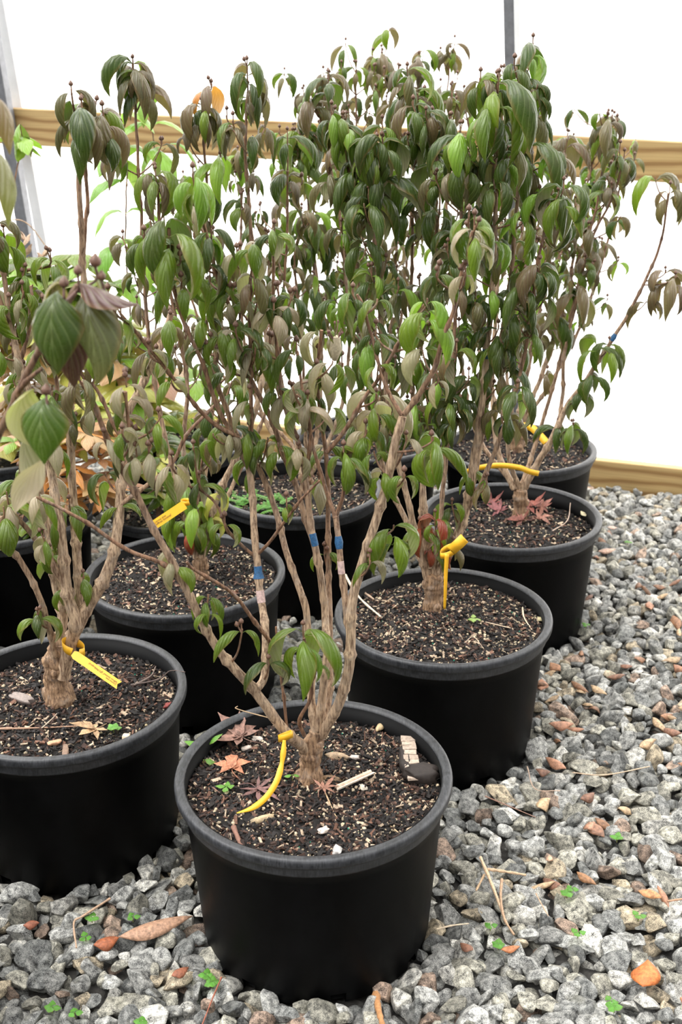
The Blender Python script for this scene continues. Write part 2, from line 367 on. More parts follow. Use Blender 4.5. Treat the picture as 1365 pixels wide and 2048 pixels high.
class Shrub:
    def __init__(s, name, base, label, cat='shrub', group=None, seed=1, hi=False, key='gd', dark=0.):
        s.base = Vector(base); s.rng = random.Random(seed); s.root = empty(name, base, label, cat, group); s.hi = hi; s.key = key
        s.stems = []; s.samples = []; s.ncl = 0; s.nbud = 0; s.extra = MB(); s.dark = dark; s.jobs = []
    def P(s, px, py, dy): return np.array(at(px, py, s.base.y+dy))
    def trunk(s, pts, r, knob=0.3, col=BARK_TRUNK):
        rs = np.random.RandomState(3+len(pts)); Q = smooth_path([s.base-Vector((0, 0, .02))]+[Vector(p) for p in pts], 10)
        R = np.interp(np.linspace(0, 1, len(Q)), np.linspace(0, 1, len(r)), r)
        R = R*(1+knob*.12*np.sin(np.linspace(0, 9, len(Q))+1)+knob*.14*(rs.rand(len(Q))-.5))
        mb = MB(); tube(mb, Q, R, 14, col)
        v = mb.V[0]
        for q in range(len(v)):
            w_ = mnoise.noise(Vector(v[q])*70)*.12+mnoise.noise(Vector(v[q])*200)*.06
            c = Q[min(q//14, len(Q)-1)]; v[q] = c+(v[q]-c)*(1+w_*(1+knob))
        for t in range(int(knob*12)):
            kk = rs.randint(2, len(Q)-1); a = rs.rand()*6.28; rr = R[kk]
            pc = Q[kk]+np.array((math.cos(a), math.sin(a)*.9, .15))*rr*.8
            tube(mb, [pc-np.array((0, 0, rr*.4)), pc, pc+np.array((math.cos(a), math.sin(a), .5))*rr*.35], [rr*.45, rr*.5, rr*.3], 8, col*rs.uniform(.8, 1.2))
        s.tr = mb.build('trunk', M_BARK, s.root); return s.tr
    def stem(s, pts, r0, r1, name='stem', px=True, nodes=True, marks=()):
        P3 = [s.P(*p) if px else np.array(p, float) for p in pts]
        # gentle natural wiggle
        Q = smooth_path(P3, 7); ln = np.concatenate([[0], np.cumsum(np.linalg.norm(np.diff(Q, axis=0), axis=1))])
        tot = ln[-1]; n = max(8, int(tot/.009)); d = np.linspace(0, tot, n)
        Q = np.stack([np.interp(d, ln, Q[:, i]) for i in range(3)], 1)
        for i in range(n):
            v = Vector(Q[i])*22; Q[i] += np.array((mnoise.noise(v), mnoise.noise(v+Vector((9, 3, 1))), 0))*.0022
        t = d/tot; R = r0+(r1-r0)*t**.8
        if nodes:
            stp = .062; ph = s.rng.uniform(0, stp)
            dn = np.abs(((d-ph+stp/2) % stp)-stp/2); R = R*(1+.38*np.exp(-(dn/.0035)**2))+.0004*np.exp(-(dn/.0035)**2)
        mb = MB(); tube(mb, Q, R, 8 if s.hi else 6, bark_col(r0+(r1-r0)*t**.8, s.dark))
        o = mb.build(name, M_BARK, s.root)
        s.stems.append((Q, R, o)); 
        for i in range(n): s.samples.append((Q[i], R[i], len(s.stems)-1, t[i], proj(Q[i])))
        for (mpx, mpy, ln_, mm, nm) in marks:
            i = min(range(n), key=lambda k: (proj(Q[k])[0]-mpx)**2+(proj(Q[k])[1]-mpy)**2)
            h = max(1, int(ln_/.009/2)); a, b_ = max(0, i-h), min(n, i+h+1)
            m2 = MB(); tube(m2, Q[a:b_], R[a:b_]+.0004, 10, (1, 1, 1)); q = m2.build(nm, mm, s.root)
            q.parent = o; q.location = (0, 0, 0)
        return Q
    def add_cluster(s, p, L, n, key=None, hi=None, az0=None, twig_from=None, nb=None, tr=.0016):
        s.jobs.append((p, L, n, key or s.key, s.hi if hi is None else hi, az0, twig_from, nb, tr))
    def cl(s, px, py, Lpx, n, key=None, az0=None, off=None, nb=None, maxd=170):
        """a traced cluster: takes its depth from the nearest stem"""
        best = None
        for (q, r, si, t, pj) in s.samples:
            if pj[1] < py+6: continue
            dd = math.hypot(pj[0]-px, (pj[1]-py-35))
            if best is None or dd < best[0]: best = (dd, q, r, pj)
        Y = best[1][1]+(s.rng.uniform(-.04, .015) if off is None else off)
        p = np.array(at(px, py, Y)); s.add_cluster(p, Lpx/F*proj(p)[2], n, key, az0=az0, twig_from=(best[1] if best[0] > 4 else None), nb=nb)
    def auto(s, f0=.35, ymax=9999, step=.055, L=.062, tw=(.02, .09), n=(2, 4, 4), dens=1., key=None, stems=None, tip=True, Lt=None, rmax=9):
        rng = s.rng
        for si, (Q, R, o) in enumerate(s.stems):
            if stems is not None and si not in stems: continue
            ln = np.concatenate([[0], np.cumsum(np.linalg.norm(np.diff(Q, axis=0), axis=1))]); tot = ln[-1]
            d = f0*tot+rng.uniform(0, step); az = rng.uniform(0, PI)
            while d < tot-.01:
                i = int(np.searchsorted(ln, d)); q = Q[min(i, len(Q)-1)]
                for sd_ in (0, PI):
                    if rng.random() > dens: continue
                    a = az+sd_+rng.uniform(-.4, .4); l = rng.uniform(*tw)
                    e = rng.uniform(.5, 1.1); p = q+np.array((math.cos(a)*math.cos(e), math.sin(a)*math.cos(e), math.sin(e)))*l
                    if proj(p)[1] < ymax: s.add_cluster(p, L*rng.uniform(.75, 1.2), rng.choice(n), key, twig_from=q)
                az += PI/2; d += step*rng.uniform(.75, 1.25)
            if tip: s.add_cluster(Q[-1], (Lt or L*1.25)*rng.uniform(.9, 1.1), 6, key, tr=.001)
    def finish(s, name='leaf_cluster'):
        # the clusters nearest the camera and in frame become parts, the rest one stuff part
        def score(j):
            x, y, d = proj(j[0]); inside = -60 < x < 1425 and -60 < y < 2100
            return (0 if inside else 1, d/ max(j[1], .01))
        s.jobs.sort(key=score); rest = MB(); nr = 0
        for k, (p, L, n, key, hi, az0, tf, nb, tr) in enumerate(s.jobs):
            ind = k < 100; mb = MB() if ind else rest
            rng = s.rng
            ax = np.array((0, 0, 1.))
            if tf is not None:
                dv = p-tf; l = np.linalg.norm(dv)
                midp = tf+dv*.5+np.array((dv[0], dv[1], 0))*.12-np.array((0, 0, l*.06))
                Q = smooth_path([tf, midp, p, p+np.array((dv[0]*.05, dv[1]*.05, .004+L*.05))], 5)
                tube(mb, Q, np.linspace(tr*1.15, tr*.7, len(Q)), 6 if s.hi else 5, bark_col(np.full(len(Q), .002), s.dark), 1)
            cluster_geo(mb, p, L, n, key, rng, hi, az0)
            nbk = rng.choice((0, 1, 1, 2)) if nb is None else nb
            br = .0036+.0008*rng.random(); buds = []
            for q in range(nbk):
                a = rng.uniform(0, 6.28); of = np.array((math.cos(a)*.005*(q > 0), math.sin(a)*.005*(q > 0), .008+rng.uniform(0, .012)))
                tube(mb, [p, p+of], [.0012, .0012], 5, BARK_YNG, 1)
                dd = (of[0]*.8, of[1]*.8, .012)
                if ind and s.nbud < 100: buds.append((p+of, br, dd)); s.nbud += 1
                else: bud(mb, p+of, br, dd)
            if ind:
                o = mb.build(name, [M_LEAF, M_BARK, M_BUD], s.root)
                for bb in buds: bud_object(*bb, o)
            else: nr += 1
        if nr:
            o = rest.build('foliage', [M_LEAF, M_BARK, M_BUD], s.root); o['kind'] = 'stuff'

# ------------------------------------------------------------------ the setting
gm = MB(); gm.add([(-30, -30, -.012), (30, -30, -.012), (30, 30, -.012), (-30, 30, -.012)], [[0, 1, 2, 3]])
tag(gm.build('floor', M_GROUND), kind='structure')

WA = math.radians(-20.5); WU = Vector((math.cos(WA), math.sin(WA), 0)); WN = Vector((-math.sin(WA), math.cos(WA), 0)); WP = Vector((.83, 3.63, 0))
def wallpt(s, out, z): return WP+WU*s+WN*out+Vector((0, 0, z))
def box_between(name, s0, s1, o0, o1, za0, za1, zb0, zb1, mat, bev=.004, kind='structure'):
    c = wallpt((s0+s1)/2, (o0+o1)/2, (za0+zb1)/2)
    V = []
    for s_, z0, z1 in ((s0, za0, za1), (s1, zb0, zb1)):
        for oo in (o0, o1):
            for z in (z0, z1): V.append(((s_-(s0+s1)/2), oo-(o0+o1)/2, z-(za0+zb1)/2))
    f = [[0, 1, 3, 2], [4, 6, 7, 5], [0, 4, 5, 1], [2, 3, 7, 6], [1, 5, 7, 3], [0, 2, 6, 4]]
    me = bpy.data.meshes.new(name); me.from_pydata(V, [], f); me.materials.append(mat)
    o = bpy.data.objects.new(name, me); COL.objects.link(o); o.location = c; o.rotation_euler = (0, 0, WA)
    md = o.modifiers.new('bevel', 'BEVEL'); md.width = bev; md.segments = 2
    if kind: o['kind'] = kind
    return o
# film wall
fm = MB(); nx, nz_ = 60, 20
V = []; 
for i in range(nx+1):
    for j in range(nz_+1):
        s_ = -5+10*i/nx; z = .02+4.4*j/nz_
        p = wallpt(s_, .055+.006*mnoise.noise(Vector((s_*2, z*2, 0))), z); V.append(p)
f = [[i*(nz_+1)+j, (i+1)*(nz_+1)+j, (i+1)*(nz_+1)+j+1, i*(nz_+1)+j+1] for i in range(nx) for j in range(nz_)]
fm.add(V, f); tag(fm.build('wall_back', M_FILM), kind='structure')
box_between('trim_1', -5, 5, 0, .038, 1.145, 1.278, .848, .953, M_WOOD)        # rail, falling slightly to the right
box_between('trim_2', -5, 5, -.005, .033, -.02, .098, -.02, .098, M_WOOD)     # base board
def wall_s(px, py, out=0.):
    r = ray(px, py); nrm = WN; t = ((WP+WN*out)-Vector((0, 0, CZ))).dot(nrm)/r.dot(nrm); p = Vector((0, 0, CZ))+r*t
    return (p-WP).dot(WU), p.z
def post(name, a, bpt, wd, mat, o0, o1):
    (s0, z0), (s1, z1) = a, bpt; t0 = (-.02-z0)/(z1-z0); t1 = (3.2-z0)/(z1-z0)
    sa = s0+(s1-s0)*t0; sb = s0+(s1-s0)*t1
    V = []
    for sc, z in ((sa, -.02), (sb, 3.2)):
        for ds in (-wd/2, wd/2):
            for oo in (o0, o1): V.append(wallpt(sc+ds, oo, z))
    me = bpy.data.meshes.new(name); me.from_pydata([v-wallpt(sa, o0, 0) for v in V], [], [[0, 1, 3, 2], [4, 6, 7, 5], [0, 4, 5, 1], [2, 3, 7, 6], [1, 5, 7, 3], [0, 2, 6, 4]])
    me.materials.append(mat); o = bpy.data.objects.new(name, me); COL.objects.link(o); o.location = wallpt(sa, o0, 0); o['kind'] = 'structure'
    md = o.modifiers.new('bevel', 'BEVEL'); md.width = .004; md.segments = 3
    return o
post('trim_3', wall_s(1037, 0, .04), wall_s(1037, 130, .04), .032, M_STEEL, .040, .052)
post('trim_4', wall_s(1053, 0, .04), wall_s(1053, 130, .04), .02, M_WHITE, .042, .052)
post('trim_5', wall_s(10, 110, -.03), wall_s(64, 470, -.03), .05, M_STEEL, -.045, -.008)
post('trim_6', wall_s(34, 110, .04), wall_s(92, 470, .04), .045, M_WHITE, .042, .052)

# ------------------------------------------------------------------ pots and soil
POTS = {}
def make_pot(key, x, y, label, R=.2225, H=.305, rot=0., seg=96, clip=None):
    s = R/.2225
    root = empty('nursery_pot', (x, y, 0), label, 'plant pot', 'black nursery pots on the gravel')
    prof = [(0, .012), (.165, .012), (.178, .004), (.184, 0), (.187, .004), (.1885, .020), (.190, .024), (.1955, .10), (.2015, .18), (.2065, .250), (.2085, .266), (.2105, .268),
            (.2105, .272), (.2068, .276), (.2065, H-.005), (.2045, H-.004), (.2045, .25), (.198, .14), (.180, .03), (0, .028)]
    V = []; a = np.arange(seg)*2*PI/seg+rot
    for r, z in prof:
        for t in a: V.append((x+r*s*math.cos(t), y+r*s*math.sin(t), z*(H/.305)))
    f = []
    for i in range(len(prof)-1):
        for j in range(seg):
            if 2 <= i <= 5 and (j % 12) in (0, 1): continue          # drainage notches
            f.append([i*seg+j, i*seg+(j+1) % seg, (i+1)*seg+(j+1) % seg, (i+1)*seg+j])
    mb = MB(); mb.add(V, f); mb.build('body', M_POT, root)
    rp = [(.2068, .270), (.2120, .268), (.2132, .271), (.2138, .284), (.2160, .2875), (.2205, .2885), (.2222, .292), (.2225, .300), (.2214, .3040), (.2180, .3055), (.2120, .3050), (.2080, .3035), (.2055, .300), (.2050, .275), (.2068, .270)]
    V = []
    for r, z in rp:
        for t in a: V.append((x+r*s*math.cos(t), y+r*s*math.sin(t), z*(H/.305)))
    f = [[i*seg+j, i*seg+(j+1) % seg, (i+1)*seg+(j+1) % seg, (i+1)*seg+j] for i in range(len(rp)-1) for j in range(seg)]
    mb = MB(); mb.add(V, f); q = mb.build('rim', M_RIM, root); q['label'] = 'scuffed grey-black rolled rim with sheen in its colour'
    POTS[key] = (x, y, R, H)
    return root
CUBE = np.array([(-1, -1, -1), (1, -1, -1), (1, 1, -1), (-1, 1, -1), (-1, -1, 1), (1, -1, 1), (1, 1, 1), (-1, 1, 1)], float)*.5
CF = np.array([[0, 3, 2, 1], [4, 5, 6, 7], [0, 1, 5, 4], [1, 2, 6, 5], [2, 3, 7, 6], [3, 0, 4, 7]])
import bmesh
def ico(sub):
    bm = bmesh.new(); bmesh.ops.create_icosphere(bm, subdivisions=sub, radius=1.0)
    v = np.array([p.co[:] for p in bm.verts]); f = np.array([[q.index for q in t.verts] for t in bm.faces]); bm.free(); return v, f
ICO1 = ico(1); ICO2 = ico(3); ICO3 = ico(4)
def rotm(rs, flat=.35):
    a = rs.uniform(0, 2*PI); e = rs.normal(0, flat); r = rs.normal(0, flat)
    return np.array(Matrix.Rotation(a, 3, 'Z') @ Matrix.Rotation(e, 3, 'Y') @ Matrix.Rotation(r, 3, 'X'))
SOILZ = {}
def soil_z(x, y, z0, seed): return z0+.006*mnoise.noise(Vector((x*14+seed, y*14, 0)))+.003*mnoise.noise(Vector((x*50, y*50, seed)))
def make_soil(key, label, nchip, sink=.035, seed=0, pale=.16, bright=1.):
    x, y, R, H = POTS[key]; z0 = H-sink; r1 = R*.916; rs = np.random.RandomState(seed+5)
    SOILZ[key] = z0
    V = [(x, y, soil_z(x, y, z0, seed))]; nr, ns = 22, 64
    for i in range(1, nr+1):
        for j in range(ns):
            rr = r1*i/nr; a = j*2*PI/ns; px, py = x+rr*math.cos(a), y+rr*math.sin(a)
            V.append((px, py, soil_z(px, py, z0, seed)+(rs.uniform(-.002, .002))))
    mb = MB(); V = np.array(V)
    f4 = [[1+(i-1)*ns+j, 1+i*ns+j, 1+i*ns+(j+1) % ns, 1+(i-1)*ns+(j+1) % ns] for i in range(1, nr) for j in range(ns)]
    mb.add(V, f4, m=0); mb.add(V[:ns+1], [[0, 1+j, 1+(j+1) % ns] for j in range(ns)], m=0)
    for k in range(nchip):
        rr = r1*.985*math.sqrt(rs.rand()); a = rs.rand()*2*PI; cx, cy = x+rr*math.cos(a), y+rr*math.sin(a); cz = soil_z(cx, cy, z0, seed)
        t = rs.rand()
        if t < pale:     # pale grit and perlite
            sz = .0016+.0022*rs.rand()**2; v = ICO1[0]*sz*np.array((1+.5*rs.rand(), 1, .75))*(1+.2*rs.randn(len(ICO1[0]), 1)*.4); fc = ICO1[1]
            c = np.array((.50, .40, .27))*rs.uniform(.45, 1.25)*bright
            if rs.rand() < .05: c = np.array((.01, .22, .14)); v = ICO1[0]*.0016
            cz += .001
        else:
            l = .004+.015*rs.rand()**1.8; w_ = .0015+l*.33*rs.rand(); h = .0012+.0018*rs.rand()
            if t > .965: l *= 2.0; w_ = .0012; 
            v = CUBE*np.array((l, w_, h)); v = v*(1+.25*rs.randn(8, 3)*np.array((.3, .8, .5))); fc = CF
            q = rs.rand()
            c = np.array((.009, .006, .005)) if q < .58 else np.array((.034, .015, .009)) if q < .82 else np.array((.12, .058, .036)) if q < .93 else np.array((.40, .30, .21))
            c = c*rs.uniform(.6, 1.4)
            cz += .0015+.002*rs.rand()
        v = v@rotm(rs, .45).T+np.array((cx, cy, cz)); mb.add(v, fc, np.clip(c, 0, .9), m=1)
    o = mb.build('potting_mix', [M_SOIL, M_CHIP], smooth=False, loc=(x, y, z0))
    tag(o, label, 'soil', kind='stuff'); return o

make_pot('A', -.048, 1.562, 'black round pot nearest the camera with birch bark on its soil', rot=.13)
make_pot('B', .2066, 2.115, 'black pot right of centre, just behind and to the right of the front pot', rot=.35)
make_pot('C', .420, 2.646, 'third black pot back along the right side, with reddish dead leaves in it')
make_pot('D', .515, 3.160, 'farthest right black pot, next to the wooden base board')
make_pot('E', -.5066, 1.820, 'black pot cut off by the left edge beside the front pot', rot=.2)
make_pot('F', -.3477, 2.327, 'black pot in the middle left, behind the two front pots')
make_pot('G', -.110, 2.851, 'black pot with a green feathery weed at its left rim')
make_pot('H', .082, 3.270, 'black pot at the back between the weedy pot and the far right pot')
make_pot('J', -.845, 2.70, 'black pot at the left edge holding the orange-leaved shrub')
make_pot('K', -.985, 2.26, 'black pot whose rim barely shows at the left edge')
make_pot('N', -.80, 1.30, 'black pot left of the frame holding the nearest branch')
make_pot('P', -.46, 3.24, 'black pot hidden at the back left under light green leaves', R=.19)
make_pot('Q', -.48, 2.80, 'small black pot wedged behind the middle left pot', R=.12, H=.26)
make_pot('O', -1.0, 3.22, 'black pot far back on the left under the broad-leaved plant')
make_soil('A', 'dark bark potting mix in the front pot', 5200, .036, 1, .2)
make_soil('B', 'dark potting mix with cream grit in the pot right of centre', 4200, .030, 2, .30)
make_soil('C', 'potting mix in the pot with reddish dead leaves', 2200, .045, 3, .24)
make_soil('D', 'potting mix in the farthest right pot', 1500, .03, 4, .25)
make_soil('E', 'dark bark potting mix in the pot cut by the left edge', 4200, .036, 5, .16)
make_soil('F', 'potting mix with cream grit in the middle left pot', 3000, .028, 6, .30)
make_soil('G', 'potting mix in the pot with the feathery weed', 1800, .04, 7, .28)
make_soil('H', 'potting mix in the back pot beyond the weedy pot', 1000, .035, 8, .2)
for k_, l_ in (('J', 'potting mix under the orange-leaved shrub'), ('K', 'potting mix in the pot at the far left edge'), ('N', 'potting mix in the pot left of the frame'), ('P', 'potting mix in the back left pot under light green leaves'), ('Q', 'potting mix in the small pot behind the middle left pot'), ('O', 'potting mix under the broad-leaved plant at the far left')):
    make_soil(k_, l_, 500, .03, ord(k_), .2)

# ------------------------------------------------------------------ gravel
def stone_verts(rs, base, L):
    v = base.copy(); sc = np.array((1.3, rs.uniform(.8, 1.15), rs.uniform(.6, .95)))
    for _ in range(rs.randint(9, 15)):
        nrm = rs.randn(3); nrm /= np.linalg.norm(nrm); d = rs.uniform(.42, .80)
        k = v@nrm-d; v = v-np.where(k > 0, k, 0)[:, None]*nrm[None]*.97
    a = rs.randn(3, 3); v = v*(1+.05*np.sin(v@a*2.3+rs.rand(3)*6).sum(1, keepdims=True)*.6)
    return v*sc*L/2
rs = np.random.RandomState(11)
bank3 = [stone_verts(rs, ICO3[0], 1.0) for _ in range(40)]; bank2 = [stone_verts(rs, ICO2[0], 1.0) for _ in range(40)]
def in_pot(x, y, m=0.):
    for (a, b_, R, H) in POTS.values():
        if (x-a)**2+(y-b_)**2 < (R*.845+m)**2: return True
    return False
def hidden(x, y, z=.015):
    for t in np.linspace(.02, .75, 40):
        qx, qy, qz = x*(1-t), y*(1-t), z+(CZ-z)*t
        if qz > .31: break
        for (a, b_, R, H) in POTS.values():
            if (qx-a)**2+(qy-b_)**2 < (R*.92)**2: return True
    return False
stones = []
for layer, (sp_, zc) in enumerate(((.033, -.016), (.0305, .006))):
    y_ = .85
    while y_ < 3.95:
        x_ = -1.4
        while x_ < 1.9:
            x = x_+rs.uniform(-.011, .011); y = y_+rs.uniform(-.011, .011); x_ += sp_
            if in_pot(x, y, .004): continue
            if (Vector((x, y, 0))-WP).dot(WN) > -.02: continue
            px, py, d = proj((x, y, .01))
            if px < -120 or px > 1500 or py > 2200: continue
            L = .027+.026*rs.rand()**1.6+(.014 if rs.rand() < .07 else 0)
            if layer == 0: L *= 1.1
            stones.append([x, y, zc+rs.uniform(-.004, .007), L, d, px, py, layer])
        y_ += sp_*.93
def stone_col():
    t = rs.rand()
    c = (np.array((.55, .55, .535)) if rs.rand() < .6 else np.array((.53, .51, .44))) if t < .60 else np.array((.30, .305, .30)) if t < .78 else np.array((.80, .78, .73)) if t < .90 else np.array((.62, .52, .38)) if t < .955 else np.array((.52, .38, .30))
    return c*rs.uniform(.50, 1.15)
cand = [i for i, s in enumerate(stones) if s[7] == 1 and 8 < s[5] < 1357 and s[6] < 2040 and not hidden(s[0], s[1])]
cand.sort(key=lambda i: -stones[i][3]/stones[i][4]); indiv = set(cand[:300])
gm = MB()
for i, (x, y, z, L, d, px, py, layer) in enumerate(stones):
    c = stone_col(); R3 = rotm(rs, .45); k = rs.randint(40)
    if i in indiv:
        mb = MB(); mb.add(bank3[k]@R3.T*L, ICO3[1], c); o = mb.build('gravel_stone', M_STONE)
        o.location = (x, y, z+.002)
        warm = c[0] > c[2]*1.25; pale_ = c.mean() > .66; dark_ = c.mean() < .36
        hue = 'tan or rusty' if warm else 'pale' if pale_ else 'dark grey' if dark_ else 'mid grey speckled'
        size = 'large ' if L > .048 else 'small ' if L < .033 else ''
        if px < 450: plc = 'between the left pot and the front pot' if py < 1800 else 'below the left pot, near the torn oak leaf' if px < 250 and py < 1925 else 'in the bottom left corner' if py >= 1925 and px < 250 else 'against the left foot of the front pot'
        elif px < 850: plc = 'in front of the foot of the front pot'
        elif py > 1900: plc = 'around the orange leaf at bottom right' if px > 1150 else 'in front of the right foot of the front pot'
        elif py > 1680: plc = 'around the crossed sticks right of the front pot' if px < 1100 else 'near the right edge above the orange leaf'
        elif py > 1500: plc = 'in front of the pot right of centre'
        else: plc = 'beside the pots along the right edge'
        tag(o, f'{size}{hue} gravel stone {plc}', 'stone', f'{size}{hue} gravel stones {plc}')
    else:
        near = d < 2.1 and layer == 1
        gm.add((bank3[k] if near else bank2[k])@R3.T*L+np.array((x, y, z)), (ICO3 if near else ICO2)[1], c)
o = gm.build('gravel', M_STONE); tag(o, 'grey crushed stone gravel covering the floor around the pots', 'gravel', kind='stuff')

# ------------------------------------------------------------------ small loose things
def on_soil(key, px, py, dz=.004):
    z = SOILZ[key]; p = atz(px, py, z+dz); return p
def on_ground(px, py, dz=.024): return atz(px, py, dz)
def maple_leaf(p, size, col, label, az=0, lobes=7, narrow=.26, curl=.35, seed=0, tilt=(0, 0), group='dead maple leaves lying in the pots'):
    rs = np.random.RandomState(seed); mb = MB(); p = Vector(p)
    M3 = np.array(Matrix.Rotation(tilt[0], 3, 'X') @ Matrix.Rotation(tilt[1], 3, 'Y'))
    for k in range(lobes):
        t = (k-(lobes-1)/2)/((lobes-1)/2); a = az+t*2.25; l = size*(1-.42*abs(t)**1.5)*rs.uniform(.85, 1.1)
        s = np.linspace(0, 1, 9); w = l*narrow*np.interp(s, [0, .18, .45, .75, 1], [.5, .75, 1.0, .5, .02])*(1+.18*np.cos(s*40))
        d = np.array((math.cos(a), math.sin(a), 0)); nrm = np.array((-math.sin(a), math.cos(a), 0)); zc = curl*l*(s**2)*rs.uniform(-.5, 1)+.002+.004*rs.rand()
        V = []; U = []
        for i in range(9):
            for u in (-1, 0, 1):
                V.append(d*l*s[i]+nrm*w[i]*u*.5+np.array((0, 0, zc[i]+abs(u)*w[i]*.35))); U.append((u*.5+.5, s[i]))
        f = [[i*3+j, i*3+j+3, i*3+j+4, i*3+j+1] for i in range(8) for j in range(2)]
        mb.add(np.array(V)@M3.T+np.array(p), f, np.array(col)*rs.uniform(.8, 1.2), U)
    st = np.array([(0, 0, .003), (-math.cos(az)*size*.35, -math.sin(az)*size*.35, .006), (-math.cos(az+.3)*size*.7, -math.sin(az+.3)*size*.7, .002)])@M3.T+np.array(p)
    tube(mb, smooth_path(st, 4), .0009, 5, np.array(col)*.7)
    o = mb.build('dead_leaf', M_DRYLEAF, loc=p)
    md = o.modifiers.new('thickness', 'SOLIDIFY'); md.thickness = .0004
    return tag(o, label, 'leaf', group)
def curled_leaf(p, L, Wd, az, col, label, seed=0, bend=.6, fold=.9, elev=.35, name='dead_leaf', group='dead leaves scattered about', mat=None):
    mb = MB(); r = random.Random(seed); p = Vector(p)
    leaf(mb, p, az, elev, L, Wd, bend, fold, col, r, 10, 6, .4, r.uniform(-.6, .6), k=2.5, pet=.05)
    o = mb.build(name, mat or M_DRYLEAF, loc=p); md = o.modifiers.new('thickness', 'SOLIDIFY'); md.thickness = .0004
    return tag(o, label, 'leaf', group)
def twig(pts, r, col, label, group='broken twigs and stalks', name='dry_twig', cat='twig'):
    Q = smooth_path(pts, 6); mb = MB(); rs = np.random.RandomState(int(abs(Q[0][0])*1000) % 999)
    tube(mb, Q, r*(1+.15*rs.randn(len(Q)))*np.linspace(1.1, .7, len(Q)), 6, col); o = mb.build(name, M_ATTR, loc=Q[0]); return tag(o, label, cat, group)
def chunk(p, dims, rot, col, label, name='bark_chunk', cat='bark', jag=.2, seed=0, mat=None):
    rs = np.random.RandomState(seed); mb = MB(); v = ICO2[0].copy()
    v = np.sign(v)*np.abs(v)**.45; v /= np.abs(v).max(0); v = v*(1+jag*.35*np.sin(v@rs.randn(3, 3)*4+rs.rand(3)*6))
    v = v*np.array(dims)/2; M3 = np.array(Matrix.Rotation(rot[2], 3, 'Z') @ Matrix.Rotation(rot[1], 3, 'Y') @ Matrix.Rotation(rot[0], 3, 'X'))
    mb.add(v@M3.T+np.array(p), ICO2[1], col); o = mb.build(name, mat or M_ATTR, loc=Vector(p)); return tag(o, label, cat)
def seedling(p, n, L, label, seed=0, Wr=.6, col=(.16, .40, .06), stemh=.008, elev=.35):
    r = random.Random(seed); mb = MB(); p = Vector(p); top = np.array(p)+np.array((0, 0, stemh))
    tube(mb, [np.array(p)-np.array((0, 0, .006)), top], .0009, 5, (.25, .35, .1))
    for k in range(n):
        leaf(mb, top+np.array((0, 0, .001*(k//2))), k*2*PI/n+r.uniform(-.2, .2), elev+r.uniform(-.1, .3), L*r.uniform(.8, 1.15), L*Wr, .6, .5, np.array(col)*r.uniform(.85, 1.15), r, 7, 4, .1, 0, pet=.18)
    o = mb.build('weed_seedling', M_LEAF, loc=p); return tag(o, label, 'weed', 'green weed seedlings')
BR = (.23, .115, .06); TAN = (.42, .29, .17); ORG = (.48, .16, .05); PUR = (.17, .085, .075)

# front pot
maple_leaf(on_soil('A', 472, 1470, .014), .060, (.22, .12, .09), 'large folded brown maple leaf at the back left inside the front pot', az=2.4, narrow=.42, seed=1, curl=.5, tilt=(.2, 0))
maple_leaf(on_soil('A', 455, 1535, .008), .044, (.42, .17, .09), 'rusty orange maple leaf on the front pot soil, left of the yellow strap', az=1.7, lobes=5, narrow=.55, seed=2)
maple_leaf(on_soil('A', 505, 1578, .006), .050, PUR, 'purplish narrow-fingered maple leaf beside the yellow strap in the front pot', az=-.7, narrow=.2, seed=3)
maple_leaf(on_soil('A', 636, 1580, .005), .030, (.32, .16, .11), 'small star-shaped brown maple leaf right below the trunk of the front shrub', az=.9, narrow=.24, seed=4)
curled_leaf(on_soil('A', 484, 1640, .004), .062, .022, .55, (.40, .30, .18), 'tan curled leaf lying below the strap tip in the front pot', 5, .5, 1.4, .25, group=None)
curled_leaf(on_soil('A', 640, 1508, .006), .050, .028, -.25, (.34, .24, .15), 'dry curled leaf right behind the trunk in the front pot', 6, .9, 1.6, .7, group=None)
curled_leaf(on_soil('A', 632, 1552, .006), .045, .024, -.1, (.20, .12, .06), 'part green fallen leaf against the trunk foot in the front pot', 7, .7, 1.0, .4, group=None)
curled_leaf(on_soil('A', 745, 1465, .006), .028, .016, 1.1, (.48, .36, .2), 'upright pale leaf near the back rim of the front pot', 8, .9, 1.0, 1.1, group=None)
seedling(on_soil('A', 398, 1494), 2, .042, 'light green two-leaved seedling at the left rim of the front pot', 1, .5, elev=.9)
seedling(on_soil('A', 398, 1522), 1, .022, 'single round seedling leaf below the two-leaved seedling in the front pot', 4, .7)
seedling(on_soil('A', 443, 1578), 4, .016, 'tiny four-leaved seedling left of the strap in the front pot', 2)
seedling(on_soil('A', 575, 1556), 2, .016, 'small bright green seedling left of the trunk in the front pot', 3, .5)
# birch bark: white segmented strip lying on a dark chunk
pb = on_soil('A', 806, 1530, .012)
root = empty('birch_bark_piece', pb, 'white birch bark piece with dark rotten wood at the right of the front pot', 'bark')
mb = MB(); a0 = np.array(on_soil('A', 807, 1478, .016)); a1 = np.array(on_soil('A', 818, 1562, .014)); rs = np.random.RandomState(4); dv = (a1-a0); sd_ = np.cross(dv/np.linalg.norm(dv), (0, 0, 1.))
for i in range(9):
    c = a0+dv*(i+.5)/9; h = np.linalg.norm(dv)/9*.48; w_ = rs.uniform(.0098, .0125)*(1 if i < 7 else .9)
    v = CUBE.copy(); d_ = dv/np.linalg.norm(dv); v = v[:, :1]*d_*h*1.9+v[:, 1:2]*sd_*w_*2+v[:, 2:]*np.array((0, 0, .004))+c+rs.randn(8, 3)*.0007+np.array((0, 0, rs.uniform(0, .0015)))
    mb.add(v, CF, np.array((.42, .33, .26))*rs.uniform(.75, 1.1))
